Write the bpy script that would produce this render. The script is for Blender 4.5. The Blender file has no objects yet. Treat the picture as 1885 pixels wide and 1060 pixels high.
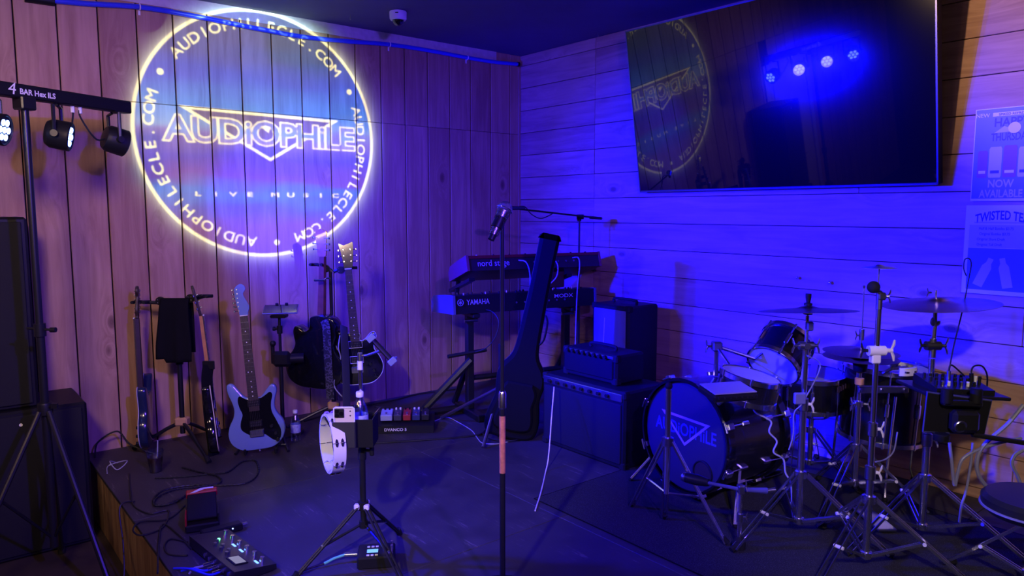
import bpy, bmesh, math, random
import numpy as np
from mathutils import Vector, Matrix
from mathutils.geometry import delaunay_2d_cdt

random.seed(7)
scene = bpy.context.scene
COL = scene.collection
PI = math.pi

# ------------------------------------------------------------------ camera
H = 1.796                      # camera height above the room floor
F, PITCH = 1349.6, 0.1048      # focal length in pixels (1885 wide), downward pitch
ZS = 0.366                     # stage top
ZC = 3.09                      # ceiling
cam_d = bpy.data.cameras.new('camera'); cam = bpy.data.objects.new('camera', cam_d); COL.objects.link(cam)
cam.location = (0, 0, H); cam.rotation_euler = (PI/2 - PITCH, 0, 0)
cam_d.sensor_width = 36; cam_d.lens = F/1885*36; cam_d.clip_start = .02; cam_d.clip_end = 60
scene.camera = cam

# ------------------------------------------------------------------ world, exposure
w = bpy.data.worlds.new('world'); scene.world = w; w.use_nodes = True
w.node_tree.nodes['Background'].inputs[0].default_value = (.05, .03, .12, 1)
w.node_tree.nodes['Background'].inputs[1].default_value = .02
vs = scene.view_settings
vs.view_transform = 'Standard'; vs.look = 'None'; vs.gamma = 1; vs.use_curve_mapping = False; vs.exposure = 0
BLUE = (.0004, .0003, 1.0)
P_PAR = 165.0; P_WARM = 30.0; P_PROJ = 1000.0; P_FILL = 60.0; P_SPOT = 190.0

# ------------------------------------------------------------------ room frame
AZ = .6854
CX, CY = .0608, 6.3532
UL = Vector((-math.cos(AZ), -math.sin(AZ), 0)); UR = Vector((math.sin(AZ), -math.cos(AZ), 0)); ZV = Vector((0, 0, 1))
CORN = Vector((CX, CY, 0))
def WL(s, z, o=0): return CORN + UL*s + UR*o + ZV*z      # left wall: s from corner, o into the room
def WR(v, z, o=0): return CORN + UR*v + UL*o + ZV*z      # right wall
def ray(px, py):
    a = (px-942.5)/F; b = -(py-530)/F; c, s = math.cos(PITCH), math.sin(PITCH)
    return Vector((a, c+b*s, -s+b*c))
def D(px, py, Y):
    d = ray(px, py); p = d*(Y/d.y); return Vector((p.x, p.y, p.z+H))
def G(px, py, z=ZS):
    d = ray(px, py); p = d*((z-H)/d.z); return Vector((p.x, p.y, z))
def onL(px, py, o=0):
    d = ray(px, py); t = (UR.dot(CORN)+o)/UR.dot(d); p = d*t; p.z += H; return p
def onR(px, py, o=0):
    d = ray(px, py); t = (UL.dot(CORN)+o)/UL.dot(d); p = d*t; p.z += H; return p
def frame(x, y, z, o=(0, 0, 0)):
    M = Matrix((x, y, z)).transposed().to_4x4(); M.translation = Vector(o); return M
def look(p, to, up=(0, 0, 1)):                            # -Z axis looks at target
    z = (Vector(p)-Vector(to)).normalized(); x = Vector(up).cross(z).normalized(); y = z.cross(x)
    return frame(x, y, z, p)

def lamp(name, kind, M, energy, col, parent=None, **k):
    l = bpy.data.lights.new(name, kind); l.energy = energy; l.color = col
    for a, b in k.items(): setattr(l, a, b)
    o = bpy.data.objects.new(name, l); COL.objects.link(o)
    if parent is not None:
        o.parent = parent; o.matrix_local = WM[parent.name].inverted() @ M
    else: o.matrix_world = M
    return o

# ------------------------------------------------------------------ text glyphs (made while the scene is empty)
_T = {}
def TXT(s, off=0, space=1, xs=1, ys=1, bold=0):
    k = (s, off, space)
    if k not in _T:
        c = bpy.data.curves.new('t', 'FONT'); c.body = s; c.size = 1; c.offset = off; c.space_character = space
        c.resolution_u = 3; c.align_x = 'CENTER'; c.fill_mode = 'BOTH'
        o = bpy.data.objects.new('t', c); COL.objects.link(o)
        dg = bpy.context.evaluated_depsgraph_get(); dg.update()
        me = bpy.data.meshes.new_from_object(o.evaluated_get(dg))
        v = [(p.co.x, p.co.y) for p in me.vertices]; f = [tuple(p.vertices) for p in me.polygons]
        bpy.data.objects.remove(o); bpy.data.curves.remove(c); bpy.data.meshes.remove(me)
        # weld duplicates
        key = {}; idx = []; nv = []
        for p in v:
            q = (round(p[0], 5), round(p[1], 5))
            if q not in key: key[q] = len(nv); nv.append(p)
            idx.append(key[q])
        nf = []
        for q in f:
            r = [idx[i] for i in q]
            if len(set(r)) == len(r): nf.append(tuple(r))
        _T[k] = (nv, nf)
    v, f = _T[k]
    return [(x*xs, y*ys) for x, y in v], f
def loops(v, f):
    """boundary edges of a filled glyph"""
    cnt = {}
    for q in f:
        for i in range(len(q)):
            e = (q[i], q[(i+1) % len(q)]); k = tuple(sorted(e)); cnt[k] = cnt.get(k, 0)+1
    return [k for k, n in cnt.items() if n == 1]

# ------------------------------------------------------------------ mesh builder
WM = {}
def catmull(P, n=6, closed=False):
    P = [Vector(p) for p in P]; out = []; N = len(P)
    rng = range(N if closed else N-1)
    for i in rng:
        if closed: a, b, c, d = P[(i-1) % N], P[i], P[(i+1) % N], P[(i+2) % N]
        else: a, b, c, d = P[max(i-1, 0)], P[i], P[i+1], P[min(i+2, N-1)]
        for k in range(n):
            t = k/n
            out.append(.5*((2*b)+(c-a)*t+(2*a-5*b+4*c-d)*t*t+(3*b-a-3*c+d)*t**3))
    if not closed: out.append(P[-1])
    return out
class MB:
    def __init__(s): s.v = []; s.f = []; s.uv = None
    def add(s, v, f, M=None):
        n = len(s.v)
        s.v += [(M @ Vector(p)) if M is not None else Vector(p) for p in v]
        s.f += [tuple(i+n for i in q) for q in f]; return s
    def box(s, c, d, M=None, b=0):
        x, y, z = d[0]/2, d[1]/2, d[2]/2; c = Vector(c); V = []; Fc = []
        if b <= 0:
            V = [c+Vector((sx*x, sy*y, sz*z)) for sx in (-1, 1) for sy in (-1, 1) for sz in (-1, 1)]
            Fc = [(0, 1, 3, 2), (4, 6, 7, 5), (0, 4, 5, 1), (2, 3, 7, 6), (0, 2, 6, 4), (1, 5, 7, 3)]
            return s.add(V, Fc, M)
        b = min(b, x*.95, y*.95, z*.95); I = {}
        for sx in (-1, 1):
            for sy in (-1, 1):
                for sz in (-1, 1):
                    for ax in range(3):
                        e = [x-b, y-b, z-b]; e[ax] = (x, y, z)[ax]
                        I[sx, sy, sz, ax] = len(V); V.append(c+Vector((sx*e[0], sy*e[1], sz*e[2])))
        for ax in range(3):
            o = [a for a in range(3) if a != ax]
            for sg in (-1, 1):
                q = []
                for p, r in ((-1, -1), (1, -1), (1, 1), (-1, 1)):
                    k = [0, 0, 0]; k[ax] = sg; k[o[0]] = p; k[o[1]] = r; q.append(I[k[0], k[1], k[2], ax])
                Fc.append(tuple(q) if (sg > 0) == (ax != 1) else tuple(q[::-1]))
        for ax in range(3):
            o = [a for a in range(3) if a != ax]
            for p in (-1, 1):
                for r in (-1, 1):
                    k = [0, 0, 0]; k[o[0]] = p; k[o[1]] = r
                    k1 = list(k); k1[ax] = -1; k2 = list(k); k2[ax] = 1
                    Fc.append((I[(*k1, o[0])], I[(*k2, o[0])], I[(*k2, o[1])], I[(*k1, o[1])]))
        for sx in (-1, 1):
            for sy in (-1, 1):
                for sz in (-1, 1): Fc.append(tuple(I[sx, sy, sz, a] for a in range(3)))
        return s.add(V, Fc, M)
    def cyl(s, p0, p1, r0, r1=None, n=12, caps=True, M=None):
        p0, p1 = Vector(p0), Vector(p1); r1 = r0 if r1 is None else r1
        z = (p1-p0).normalized(); x = z.orthogonal().normalized(); y = z.cross(x); V = []; Fc = []
        for p, r in ((p0, r0), (p1, r1)):
            V += [p+(x*math.cos(2*PI*i/n)+y*math.sin(2*PI*i/n))*r for i in range(n)]
        Fc = [(i, (i+1) % n, n+(i+1) % n, n+i) for i in range(n)]
        if caps: Fc += [tuple(range(n))[::-1], tuple(range(n, 2*n))]
        return s.add(V, Fc, M)
    def tube(s, P, r, n=8, closed=False, M=None, caps=True, flat=1.0):
        P = [Vector(p) for p in P]; N = len(P); V = []; Fc = []
        R = r if isinstance(r, (list, tuple)) else [r]*N
        t0 = (P[1]-P[0]).normalized(); x = t0.orthogonal().normalized()
        for i in range(N):
            a = P[(i-1) % N] if (closed or i > 0) else P[i]; b = P[(i+1) % N] if (closed or i < N-1) else P[i]
            t = (b-a)
            t = t.normalized() if t.length > 1e-9 else t0
            x = (x-t*x.dot(t))
            x = x.normalized() if x.length > 1e-6 else t.orthogonal().normalized()
            y = t.cross(x)
            V += [P[i]+(x*math.cos(2*PI*k/n)+y*math.sin(2*PI*k/n)*flat)*R[i] for k in range(n)]
        for i in range(N if closed else N-1):
            j = (i+1) % N
            Fc += [(i*n+k, i*n+(k+1) % n, j*n+(k+1) % n, j*n+k) for k in range(n)]
        if not closed and caps: Fc += [tuple(range(n))[::-1], tuple((N-1)*n+k for k in range(n))]
        return s.add(V, Fc, M)
    def lathe(s, prof, n=24, M=None, capb=True, capt=True):
        V = []; Fc = []; m = len(prof)
        for r, z in prof: V += [Vector((r*math.cos(2*PI*i/n), r*math.sin(2*PI*i/n), z)) for i in range(n)]
        for j in range(m-1):
            Fc += [(j*n+i, j*n+(i+1) % n, (j+1)*n+(i+1) % n, (j+1)*n+i) for i in range(n)]
        if capb: Fc.append(tuple(range(n))[::-1])
        if capt: Fc.append(tuple((m-1)*n+i for i in range(n)))
        return s.add(V, Fc, M)
    def sphere(s, c, r, n=12, M=None, sc=(1, 1, 1)):
        m = max(4, n//2); c = Vector(c); V = []; Fc = []
        for j in range(1, m):
            a = PI*j/m
            V += [c+Vector((r*sc[0]*math.sin(a)*math.cos(2*PI*i/n), r*sc[1]*math.sin(a)*math.sin(2*PI*i/n), r*sc[2]*math.cos(a))) for i in range(n)]
        V += [c+Vector((0, 0, r*sc[2])), c-Vector((0, 0, r*sc[2]))]; t, b = len(V)-2, len(V)-1
        for j in range(m-2): Fc += [(j*n+i, (j+1)*n+i, (j+1)*n+(i+1) % n, j*n+(i+1) % n) for i in range(n)]
        Fc += [(t, i, (i+1) % n) for i in range(n)]; k = (m-2)*n
        Fc += [(b, k+(i+1) % n, k+i) for i in range(n)]
        return s.add(V, Fc, M)
    def torus(s, c, ax, R, r, n=28, m=8, M=None, a0=0, a1=2*PI):
        c = Vector(c); ax = Vector(ax).normalized(); x = ax.orthogonal().normalized(); y = ax.cross(x)
        full = abs(a1-a0-2*PI) < 1e-6; k = n if full else n+1
        P = [c+(x*math.cos(a0+(a1-a0)*i/n)+y*math.sin(a0+(a1-a0)*i/n))*R for i in range(k)]
        return s.tube(P, r, m, closed=full, M=M)
    def prism(s, poly, layers, M=None):
        """poly [(x,z)] outline; layers [(y, inset)] from front to back"""
        n = len(poly); P = [Vector((p[0], p[1])) for p in poly]; nor = []
        A = sum(P[i].x*P[(i+1) % n].y-P[(i+1) % n].x*P[i].y for i in range(n)); sg = 1 if A > 0 else -1
        for i in range(n):
            t = (P[(i+1) % n]-P[i-1]); t = t.normalized() if t.length > 0 else Vector((1, 0)); nor.append(Vector((-t.y, t.x))*sg)
        V = []; Fc = []
        for y, ins in layers: V += [Vector((P[i].x+nor[i].x*ins, y, P[i].y+nor[i].y*ins)) for i in range(n)]
        L = len(layers)
        for j in range(L-1): Fc += [(j*n+i, j*n+(i+1) % n, (j+1)*n+(i+1) % n, (j+1)*n+i) for i in range(n)]
        Fc += [tuple(range(n))[::-1], tuple((L-1)*n+i for i in range(n))]
        return s.add(V, Fc, M)
    def text(s, t, o, ax, ay, h, off=0, space=1, xs=1, M=None):
        v, f = TXT(t, off, space, xs); o, ax, ay = Vector(o), Vector(ax), Vector(ay); k = h/.7
        return s.add([o+ax*(x*k)+ay*(y*k) for x, y in v], f, M)
    def mesh(s, name, mat):
        me = bpy.data.meshes.new(name); me.from_pydata([tuple(p) for p in s.v], [], s.f)
        bm = bmesh.new(); bm.from_mesh(me); bmesh.ops.recalc_face_normals(bm, faces=bm.faces)
        bm.to_mesh(me); bm.free()
        me.polygons.foreach_set('use_smooth', [True]*len(me.polygons)); me.set_sharp_from_angle(angle=math.radians(32))
        me.materials.append(mat); return me
    def build(s, name, mat, parent=None, world=False, label=None, cat=None, group=None, kind=None, loc=None):
        if parent is not None and world:
            I = WM[parent.name].inverted(); s.v = [I @ p for p in s.v]
        if parent is None and loc is not None:
            s.v = [p-Vector(loc) for p in s.v]
        o = bpy.data.objects.new(name, s.mesh(name, mat)); COL.objects.link(o)
        if parent is not None: o.parent = parent; WM[o.name] = WM[parent.name]
        else:
            WM[o.name] = Matrix.Translation(loc) if loc is not None else Matrix()
            if loc is not None: o.location = loc
        tag(o, label, cat, group, kind); return o
def tag(o, label=None, cat=None, group=None, kind=None):
    if label: o['label'] = label
    if cat: o['category'] = cat
    if group: o['group'] = group
    if kind: o['kind'] = kind
    return o
def thing(name, label, cat, loc=(0, 0, 0), rot=None, group=None):
    o = bpy.data.objects.new(name, None); COL.objects.link(o); o.empty_display_size = .05
    M = Matrix.Translation(Vector(loc)) @ (rot.to_4x4() if rot is not None else Matrix())
    o.matrix_world = M; WM[o.name] = M.copy(); return tag(o, label, cat, group)
def inst(name, me, parent, M, kind=None):
    o = bpy.data.objects.new(name, me); COL.objects.link(o); o.parent = parent; o.matrix_local = M
    WM[o.name] = WM[parent.name] @ M; return tag(o, kind=kind)
def RZ(d): return Matrix.Rotation(math.radians(d), 3, 'Z')
def RX(d): return Matrix.Rotation(math.radians(d), 3, 'X')
def RY(d): return Matrix.Rotation(math.radians(d), 3, 'Y')

# ------------------------------------------------------------------ materials
MATS = {}
class NT:
    def __init__(s, name):
        s.m = bpy.data.materials.new(name); s.m.use_nodes = True; s.t = s.m.node_tree; s.t.nodes.clear()
        s.out = s.t.nodes.new('ShaderNodeOutputMaterial')
    def n(s, typ, **k):
        x = s.t.nodes.new('ShaderNode'+typ)
        for a, b in k.items():
            if a.startswith('i_'):
                key = a[2:]; key = int(key) if key.isdigit() else key
                x.inputs[key].default_value = b
            else: setattr(x, a, b)
        return x
    def l(s, a, b): s.t.links.new(a, b)
    def ramp(s, fac, stops, interp='LINEAR'):
        r = s.n('ValToRGB'); e = r.color_ramp.elements; r.color_ramp.interpolation = interp
        while len(e) < len(stops): e.new(.5)
        for q, (p, c) in zip(e, stops): q.position = p; q.color = (*c, 1)
        s.l(fac, r.inputs[0]); return r.outputs[0]
    def math(s, op, a, b=None):
        x = s.n('Math', operation=op)
        for i, q in enumerate((a, b)):
            if q is None: continue
            if isinstance(q, (int, float)): x.inputs[i].default_value = q
            else: s.l(q, x.inputs[i])
        return x.outputs[0]
def mat(name, col, rough=.5, metal=0, spec=.5, noise=0, nscale=30, bump=0, bscale=200, coat=0, rvar=0):
    if name in MATS: return MATS[name]
    N = NT(name); b = N.n('BsdfPrincipled'); N.l(b.outputs[0], N.out.inputs[0])
    b.inputs['Base Color'].default_value = (*col, 1); b.inputs['Roughness'].default_value = rough
    b.inputs['Metallic'].default_value = metal; b.inputs['Specular IOR Level'].default_value = spec
    b.inputs['Coat Weight'].default_value = coat; b.inputs['Coat Roughness'].default_value = .06 if name != 'tv screen' else .13
    tc = N.n('TexCoord')
    if noise or rvar:
        t = N.n('TexNoise', i_Scale=nscale, i_Detail=4.); N.l(tc.outputs['Object'], t.inputs['Vector'])
        if noise:
            N.l(N.ramp(t.outputs['Fac'], [(.3, [c*(1-noise) for c in col]), (.7, [min(1, c*(1+noise)) for c in col])]), b.inputs['Base Color'])
        if rvar:
            r = N.n('MapRange', i_3=max(0, rough-rvar), i_4=min(1, rough+rvar)); N.l(t.outputs['Fac'], r.inputs[0]); N.l(r.outputs[0], b.inputs['Roughness'])
    if bump:
        t = N.n('TexNoise', i_Scale=bscale, i_Detail=3.); N.l(tc.outputs['Object'], t.inputs['Vector'])
        p = N.n('Bump', i_Strength=bump, i_Distance=.002); N.l(t.outputs['Fac'], p.inputs['Height']); N.l(p.outputs[0], b.inputs['Normal'])
    MATS[name] = N.m; return N.m
def emat(name, col, st):
    N = NT(name); e = N.n('Emission', i_0=(*col, 1), i_1=st); N.l(e.outputs[0], N.out.inputs[0]); MATS[name] = N.m; return N.m
def wood(name, c0, c1, c2, axis, knot=1.0, gscale=26, rough=.62, spec=.3):
    """grain runs along the given object axis; each piece is offset by its own random number"""
    N = NT(name); b = N.n('BsdfPrincipled', i_Roughness=rough); b.inputs['Specular IOR Level'].default_value = spec
    N.l(b.outputs[0], N.out.inputs[0]); tc = N.n('TexCoord'); oi = N.n('ObjectInfo')
    off = N.n('CombineXYZ'); k = N.math('MULTIPLY', oi.outputs['Random'], 37.)
    for i in range(3): N.l(k, off.inputs[i])
    ad = N.n('VectorMath', operation='ADD'); N.l(tc.outputs['Object'], ad.inputs[0]); N.l(off.outputs[0], ad.inputs[1])
    sc = [1, 1, 1]; sc[axis] = .07
    mp = N.n('Mapping'); mp.inputs['Scale'].default_value = sc; N.l(ad.outputs[0], mp.inputs['Vector'])
    # knots distort the grain
    ks = [1, 1, 1]; ks[axis] = .55
    km = N.n('Mapping'); km.inputs['Scale'].default_value = ks; N.l(ad.outputs[0], km.inputs['Vector'])
    vo = N.n('TexVoronoi', i_Scale=3.2); N.l(km.outputs[0], vo.inputs['Vector'])
    kd = vo.outputs['Distance']
    ex = N.math('POWER', 2.718, N.math('MULTIPLY', kd, -9.))
    add2 = N.n('VectorMath', operation='ADD'); sv = N.n('CombineXYZ')
    q = N.math('MULTIPLY', ex, .22*knot)
    for i in range(3): N.l(q, sv.inputs[i])
    N.l(mp.outputs[0], add2.inputs[0]); N.l(sv.outputs[0], add2.inputs[1])
    n1 = N.n('TexNoise', i_Scale=gscale, i_Detail=5., i_Roughness=.6, i_Distortion=.6); N.l(add2.outputs[0], n1.inputs['Vector'])
    n2 = N.n('TexNoise', i_Scale=2.2, i_Detail=2.); N.l(ad.outputs[0], n2.inputs['Vector'])
    f = N.math('ADD', N.math('MULTIPLY', n1.outputs['Fac'], .7), N.math('MULTIPLY', n2.outputs['Fac'], .3))
    f = N.math('ADD', f, N.math('MULTIPLY', N.math('SUBTRACT', oi.outputs['Random'], .5), .16))
    col = N.ramp(f, [(.36, c0), (.5, c1), (.64, c2)])
    kf = N.ramp(kd, [(.0, (1, 1, 1)), (.055, (.75, .75, .75)), (.085, (0, 0, 0))])
    mx = N.n('Mix', data_type='RGBA', blend_type='MIX'); kk = N.math('MULTIPLY', kf, .85*min(1, knot)); N.l(kk, mx.inputs['Factor'])
    N.l(col, mx.inputs['A']); mx.inputs['B'].default_value = (c0[0]*.25, c0[1]*.2, c0[2]*.2, 1)
    N.l(mx.outputs['Result'], b.inputs['Base Color'])
    p = N.n('Bump', i_Strength=.35, i_Distance=.0015); N.l(n1.outputs['Fac'], p.inputs['Height']); N.l(p.outputs[0], b.inputs['Normal'])
    MATS[name] = N.m; return N.m
def clear(name, tint=(.9, .93, 1), refl=.08, rough=.05):
    """thin clear plastic: see-through with a Fresnel sheen"""
    N = NT(name); t = N.n('BsdfTransparent', i_0=(*tint, 1)); g = N.n('BsdfGlossy', i_Color=(1, 1, 1, 1), i_Roughness=rough)
    lw = N.n('LayerWeight', i_Blend=.25); m = N.n('MixShader'); k = N.math('ADD', N.math('MULTIPLY', lw.outputs['Fresnel'], .5), refl)
    N.l(k, m.inputs[0]); N.l(t.outputs[0], m.inputs[1]); N.l(g.outputs[0], m.inputs[2]); N.l(m.outputs[0], N.out.inputs[0])
    MATS[name] = N.m; return N.m

m_ply = wood('plywood siding', (.33, .17, .12), (.42, .24, .165), (.50, .30, .21), 2, knot=.9, gscale=20)
m_ced = wood('cedar boards', (.36, .19, .14), (.47, .27, .19), (.55, .33, .23), 0, knot=1.0, gscale=24)
m_ply2 = wood('stage face plywood', (.28, .15, .08), (.40, .24, .13), (.52, .33, .2), 2, knot=.5)
m_dark = mat('dark gap', (.02, .012, .01), .9)
m_trim = mat('painted trim', (.55, .48, .5), .5, noise=.1)
m_ceil = mat('painted ceiling', (.09, .08, .20), .7, noise=.08, nscale=3, bump=.2, bscale=60)
m_blk = mat('black plastic', (.010, .010, .012), .45, spec=.22, bump=.1, bscale=400)
m_blkm = mat('black metal', (.014, .014, .017), .35, metal=.2)
m_gloss = mat('gloss black', (.006, .006, .008), .12, coat=.6)
m_cloth = mat('black cloth', (.008, .008, .010), .95, spec=.06, bump=.6, bscale=300)
m_chrome = mat('chrome', (.80, .80, .80), .22, metal=1)
m_dchrome = mat('dark chrome', (.40, .40, .42), .32, metal=1)
m_brass = mat('cymbal bronze', (.62, .46, .20), .28, metal=1, noise=.15, nscale=12)
m_white = mat('white plastic', (.80, .78, .74), .4)
m_cable = mat('black cable', (.012, .012, .014), .5)
m_gcable = mat('grey cable', (.40, .40, .44), .45)
m_rub = mat('rubber', (.013, .013, .014), .8, spec=.2)
m_head = mat('drum head', (.55, .55, .58), .45, noise=.06)
m_gold = mat('gold hardware', (.75, .52, .18), .25, metal=1)
m_room = mat('room wall paint', (.10, .075, .07), .8, noise=.1, nscale=4)
m_rfloor = mat('room floor', (.05, .035, .03), .5, noise=.3, nscale=6)
m_grille = mat('speaker grille', (.014, .014, .018), .6, spec=.2, bump=.8, bscale=700)
m_screen = mat('tv screen', (.003, .003, .005), .018, spec=.6, coat=.35)
m_maple = mat('maple neck', (.48, .22, .09), .4, noise=.15, nscale=25)
m_mahog = mat('brown neck', (.17, .055, .025), .4, noise=.2, nscale=25)
m_rose = mat('rosewood', (.035, .018, .012), .5, noise=.2)
m_blueg = mat('pale blue lacquer', (.18, .27, .50), .12, coat=.8)
m_paper = mat('paper', (.75, .75, .78), .5)
m_led = emat('blue led', (.18, .30, 1), 14)
m_bluep = mat('blue hose', (.03, .05, .75), .3, coat=.3)

# ================================================================== ROOM
U1, V1 = 7.6, 8.2          # the room runs on behind the camera
STU, STV = 3.36, 5.7       # stage size along the left and right walls
def slab(name, p, ex, ey, ez, m, kind='structure', parent=None):
    """box spanned by three vectors from p"""
    p, ex, ey, ez = map(Vector, (p, ex, ey, ez)); V = [p+ex*i+ey*j+ez*k for i in (0, 1) for j in (0, 1) for k in (0, 1)]
    mb = MB().add(V, [(0, 1, 3, 2), (4, 6, 7, 5), (0, 4, 5, 1), (2, 3, 7, 6), (0, 2, 6, 4), (1, 5, 7, 3)])
    return mb.build(name, m, parent, world=parent is not None, kind=kind)
o0 = WR(-.3, 0, -.3)
floor = slab('floor', WR(-.3, -.1, -.3), UR*(V1+.6), UL*(U1+.6), ZV*.1, m_rfloor)
ceiling = slab('ceiling', WR(-.3, ZC, -.3), UR*(V1+.6), UL*(U1+.6), ZV*.1, m_ceil)
wall_left = slab('wall_left', WL(-.3, 0, -.2), UL*(U1+.3), UR*(.2-.014), ZV*ZC, m_dark)
wall_right = slab('wall_right', WR(0, 0, -.2), UR*V1, UL*(.2-.016), ZV*ZC, m_dark)
slab('wall_back', WR(-.2, 0, U1), UR*(V1+.2), UL*.2, ZV*ZC, m_room)
slab('wall_front', WL(-.2, 0, V1), UL*(U1+.4), UR*.2, ZV*ZC, m_room)

# grooved plywood planks on the left wall, one object per strip, two rows of sheets
ZJ = H+.644
DS0, DZ = 4.02, 2.16                     # doorway starts here, its head height
ML = frame(UL, UR, ZV)
pm = {}
def plank(s0, s1, z0, z1):
    k = (round(s1-s0, 4), round(z1-z0, 4))
    if k not in pm: pm[k] = MB().box((0, -.007, 0), (s1-s0-.007, .014, z1-z0-.002), b=.003).mesh('plank', m_ply)
    o = inst('plank', pm[k], wall_left, frame(-UL, -UR, ZV, WL((s0+s1)/2, (z0+z1)/2)) @ Matrix.Rotation(PI, 4, 'Z') @ Matrix.Rotation(PI, 4, 'Z'))
edges = [0] + [.1119+.2032*i for i in range(0, 36)]
for a, b in zip(edges, edges[1:]):
    b = min(b, U1)
    plank(a, b, ZJ, ZC)
    if b <= DS0+.06: plank(a, b, 0, ZJ)
    elif a < DS0: plank(a, DS0, 0, ZJ)
    elif b < DS0+1.0: plank(a, b, DZ, ZJ)
    else: plank(a, b, 0, ZJ)
# doorway
m_door = mat('cream door', (.50, .42, .33), .5, noise=.05)
d1 = thing('door_1', None, None, WL(DS0+.45, 0)); d1['kind'] = 'structure'
def wbox(mb, s0, s1, z0, z1, o0, o1):
    V = [WL(s, z, o) for s in (s0, s1) for z in (z0, z1) for o in (o0, o1)]
    mb.add(V, [(0, 1, 3, 2), (4, 6, 7, 5), (0, 4, 5, 1), (2, 3, 7, 6), (0, 2, 6, 4), (1, 5, 7, 3)]); return mb
wbox(MB(), DS0+.06, DS0+.93, 0.005, DZ-.06, -.012, .010).build('door_leaf', m_door, d1, True)
for a, b, c, d in ((DS0, DS0+.07, 0, DZ), (DS0+.92, DS0+.99, 0, DZ)):
    wbox(MB(), a, b, c, d, -.013, .03).build('jamb', m_trim, d1, True)
wbox(MB(), DS0+.07, DS0+.92, DZ-.07, DZ, -.013, .03).build('head_jamb', m_trim, d1, True)
for z0, z1 in ((.2, .95), (1.1, 1.95)):
    wbox(MB(), DS0+.18, DS0+.81, z0, z1, .010, .018).build('door_panel', m_door, d1, True)
hd = MB(); hd.cyl(WL(DS0+.14, 1.0, .01), WL(DS0+.14, 1.0, .06), .012); hd.sphere(WL(DS0+.14, 1.0, .07), .028); hd.build('door_handle', m_chrome, d1, True)

# cedar shiplap on the right wall
bmesh_ = {}
def board(v0, v1, z0, z1, jit):
    k = (round(v1-v0, 4), round(z1-z0, 4))
    if k not in bmesh_: bmesh_[k] = MB().box((0, .008, 0), (v1-v0-.003, .016, z1-z0-.004), b=.002).mesh('board', m_ced)
    inst('board', bmesh_[k], wall_right, frame(UR, UL*-1, ZV, WR((v0+v1)/2, (z0+z1)/2, jit)))
BW = .1853; zt = H+1.2076
rows = [(zt, ZC)] + [(zt-BW*(k+1), zt-BW*k) for k in range(17)]
seams = {0: [.9, 3.4], 9: [2.62]}
for k, (z0, z1) in enumerate(rows):
    z0 = max(z0, .0)
    if z1 <= .01: continue
    cuts = [0, .895, [3.9, 4.6, 3.75, 5.1][k % 4], [6.4, 7.1, 6.8][k % 3], V1]
    if k == 6: cuts = [0, .895, 2.93, 5.2, V1]
    for a, b in zip(cuts, cuts[1:]):
        board(a, b, z0, z1, random.uniform(-.0015, .0015))
# corner stop and ceiling trims
slab('trim_1', WL(.002, 0, .002), UL*.02, UR*.02, ZV*(ZC-.1), m_ply)
slab('trim_2', WL(.26, ZC-.075, 0), UL*(U1-.3), UR*.02, ZV*.075, m_trim)
slab('trim_3', WL(.0, ZC-.06, 0), UL*.255, UR*.012, ZV*.06, m_ply)

# stage
m_stage = None
N = NT('stage paint'); b_ = N.n('BsdfPrincipled'); N.l(b_.outputs[0], N.out.inputs[0]); tc_ = N.n('TexCoord')
nn = N.n('TexNoise', i_Scale=3.5, i_Detail=6., i_Roughness=.65); N.l(tc_.outputs['Object'], nn.inputs['Vector'])
mp_ = N.n('Mapping'); mp_.inputs['Scale'].default_value = (1.2, 14, 1); mp_.inputs['Rotation'].default_value = (0, 0, 1.1); N.l(tc_.outputs['Object'], mp_.inputs['Vector'])
n3 = N.n('TexNoise', i_Scale=4., i_Detail=8., i_Roughness=.75); N.l(mp_.outputs[0], n3.inputs['Vector'])
scr = N.ramp(n3.outputs['Fac'], [(.57, (0, 0, 0)), (.64, (1, 1, 1))])
msk = N.ramp(nn.outputs['Fac'], [(.47, (0, 0, 0)), (.58, (1, 1, 1))])
k_ = N.math('MULTIPLY', N.math('MULTIPLY', scr, msk), .8)
base = N.ramp(nn.outputs['Fac'], [(.3, (.030, .026, .030)), (.7, (.055, .048, .052))])
mx = N.n('Mix', data_type='RGBA'); N.l(k_, mx.inputs['Factor']); N.l(base, mx.inputs['A']); mx.inputs['B'].default_value = (.22, .18, .16, 1)
N.l(mx.outputs['Result'], b_.inputs['Base Color'])
rr = N.n('MapRange', i_3=.42, i_4=.75); N.l(nn.outputs['Fac'], rr.inputs[0]); N.l(rr.outputs[0], b_.inputs['Roughness'])
bp = N.n('Bump', i_Strength=.25, i_Distance=.003); N.l(n3.outputs['Fac'], bp.inputs['Height']); N.l(bp.outputs[0], b_.inputs['Normal'])
m_stage = N.m
stage = slab('stage', WR(0.02, 0, .02), UR*(STV-.03), UL*(STU-.05), ZV*(ZS-.018), m_dark)
pv = [0.02, 1.24, 2.46, 3.68, 4.9, STV]; pu = [.02, 1.8, STU]
for i in range(5):
    for j in range(2):
        a, b, c, d = pv[i], pv[i+1], pu[j], pu[j+1]
        mb = MB().box(((b-a)/2, (d-c)/2, -.009), (b-a-.003, d-c-.003, .018), b=.002)
        inst('deck_panel', mb.mesh('deck_panel', m_stage), stage, frame(UR, UL, ZV, WR(a, ZS, c)))
for a, b in zip([0.02, 2.06, 4.5], [2.06, 4.5, STV]):
    mb = MB().box(((b-a)/2, 0, (ZS-.02)/2), (b-a-.003, .014, ZS-.022), b=.002)
    inst('front_board', mb.mesh('front_board', m_ply2), stage, frame(UR, UL, ZV, WR(a, 0, STU-.022)))

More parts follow.
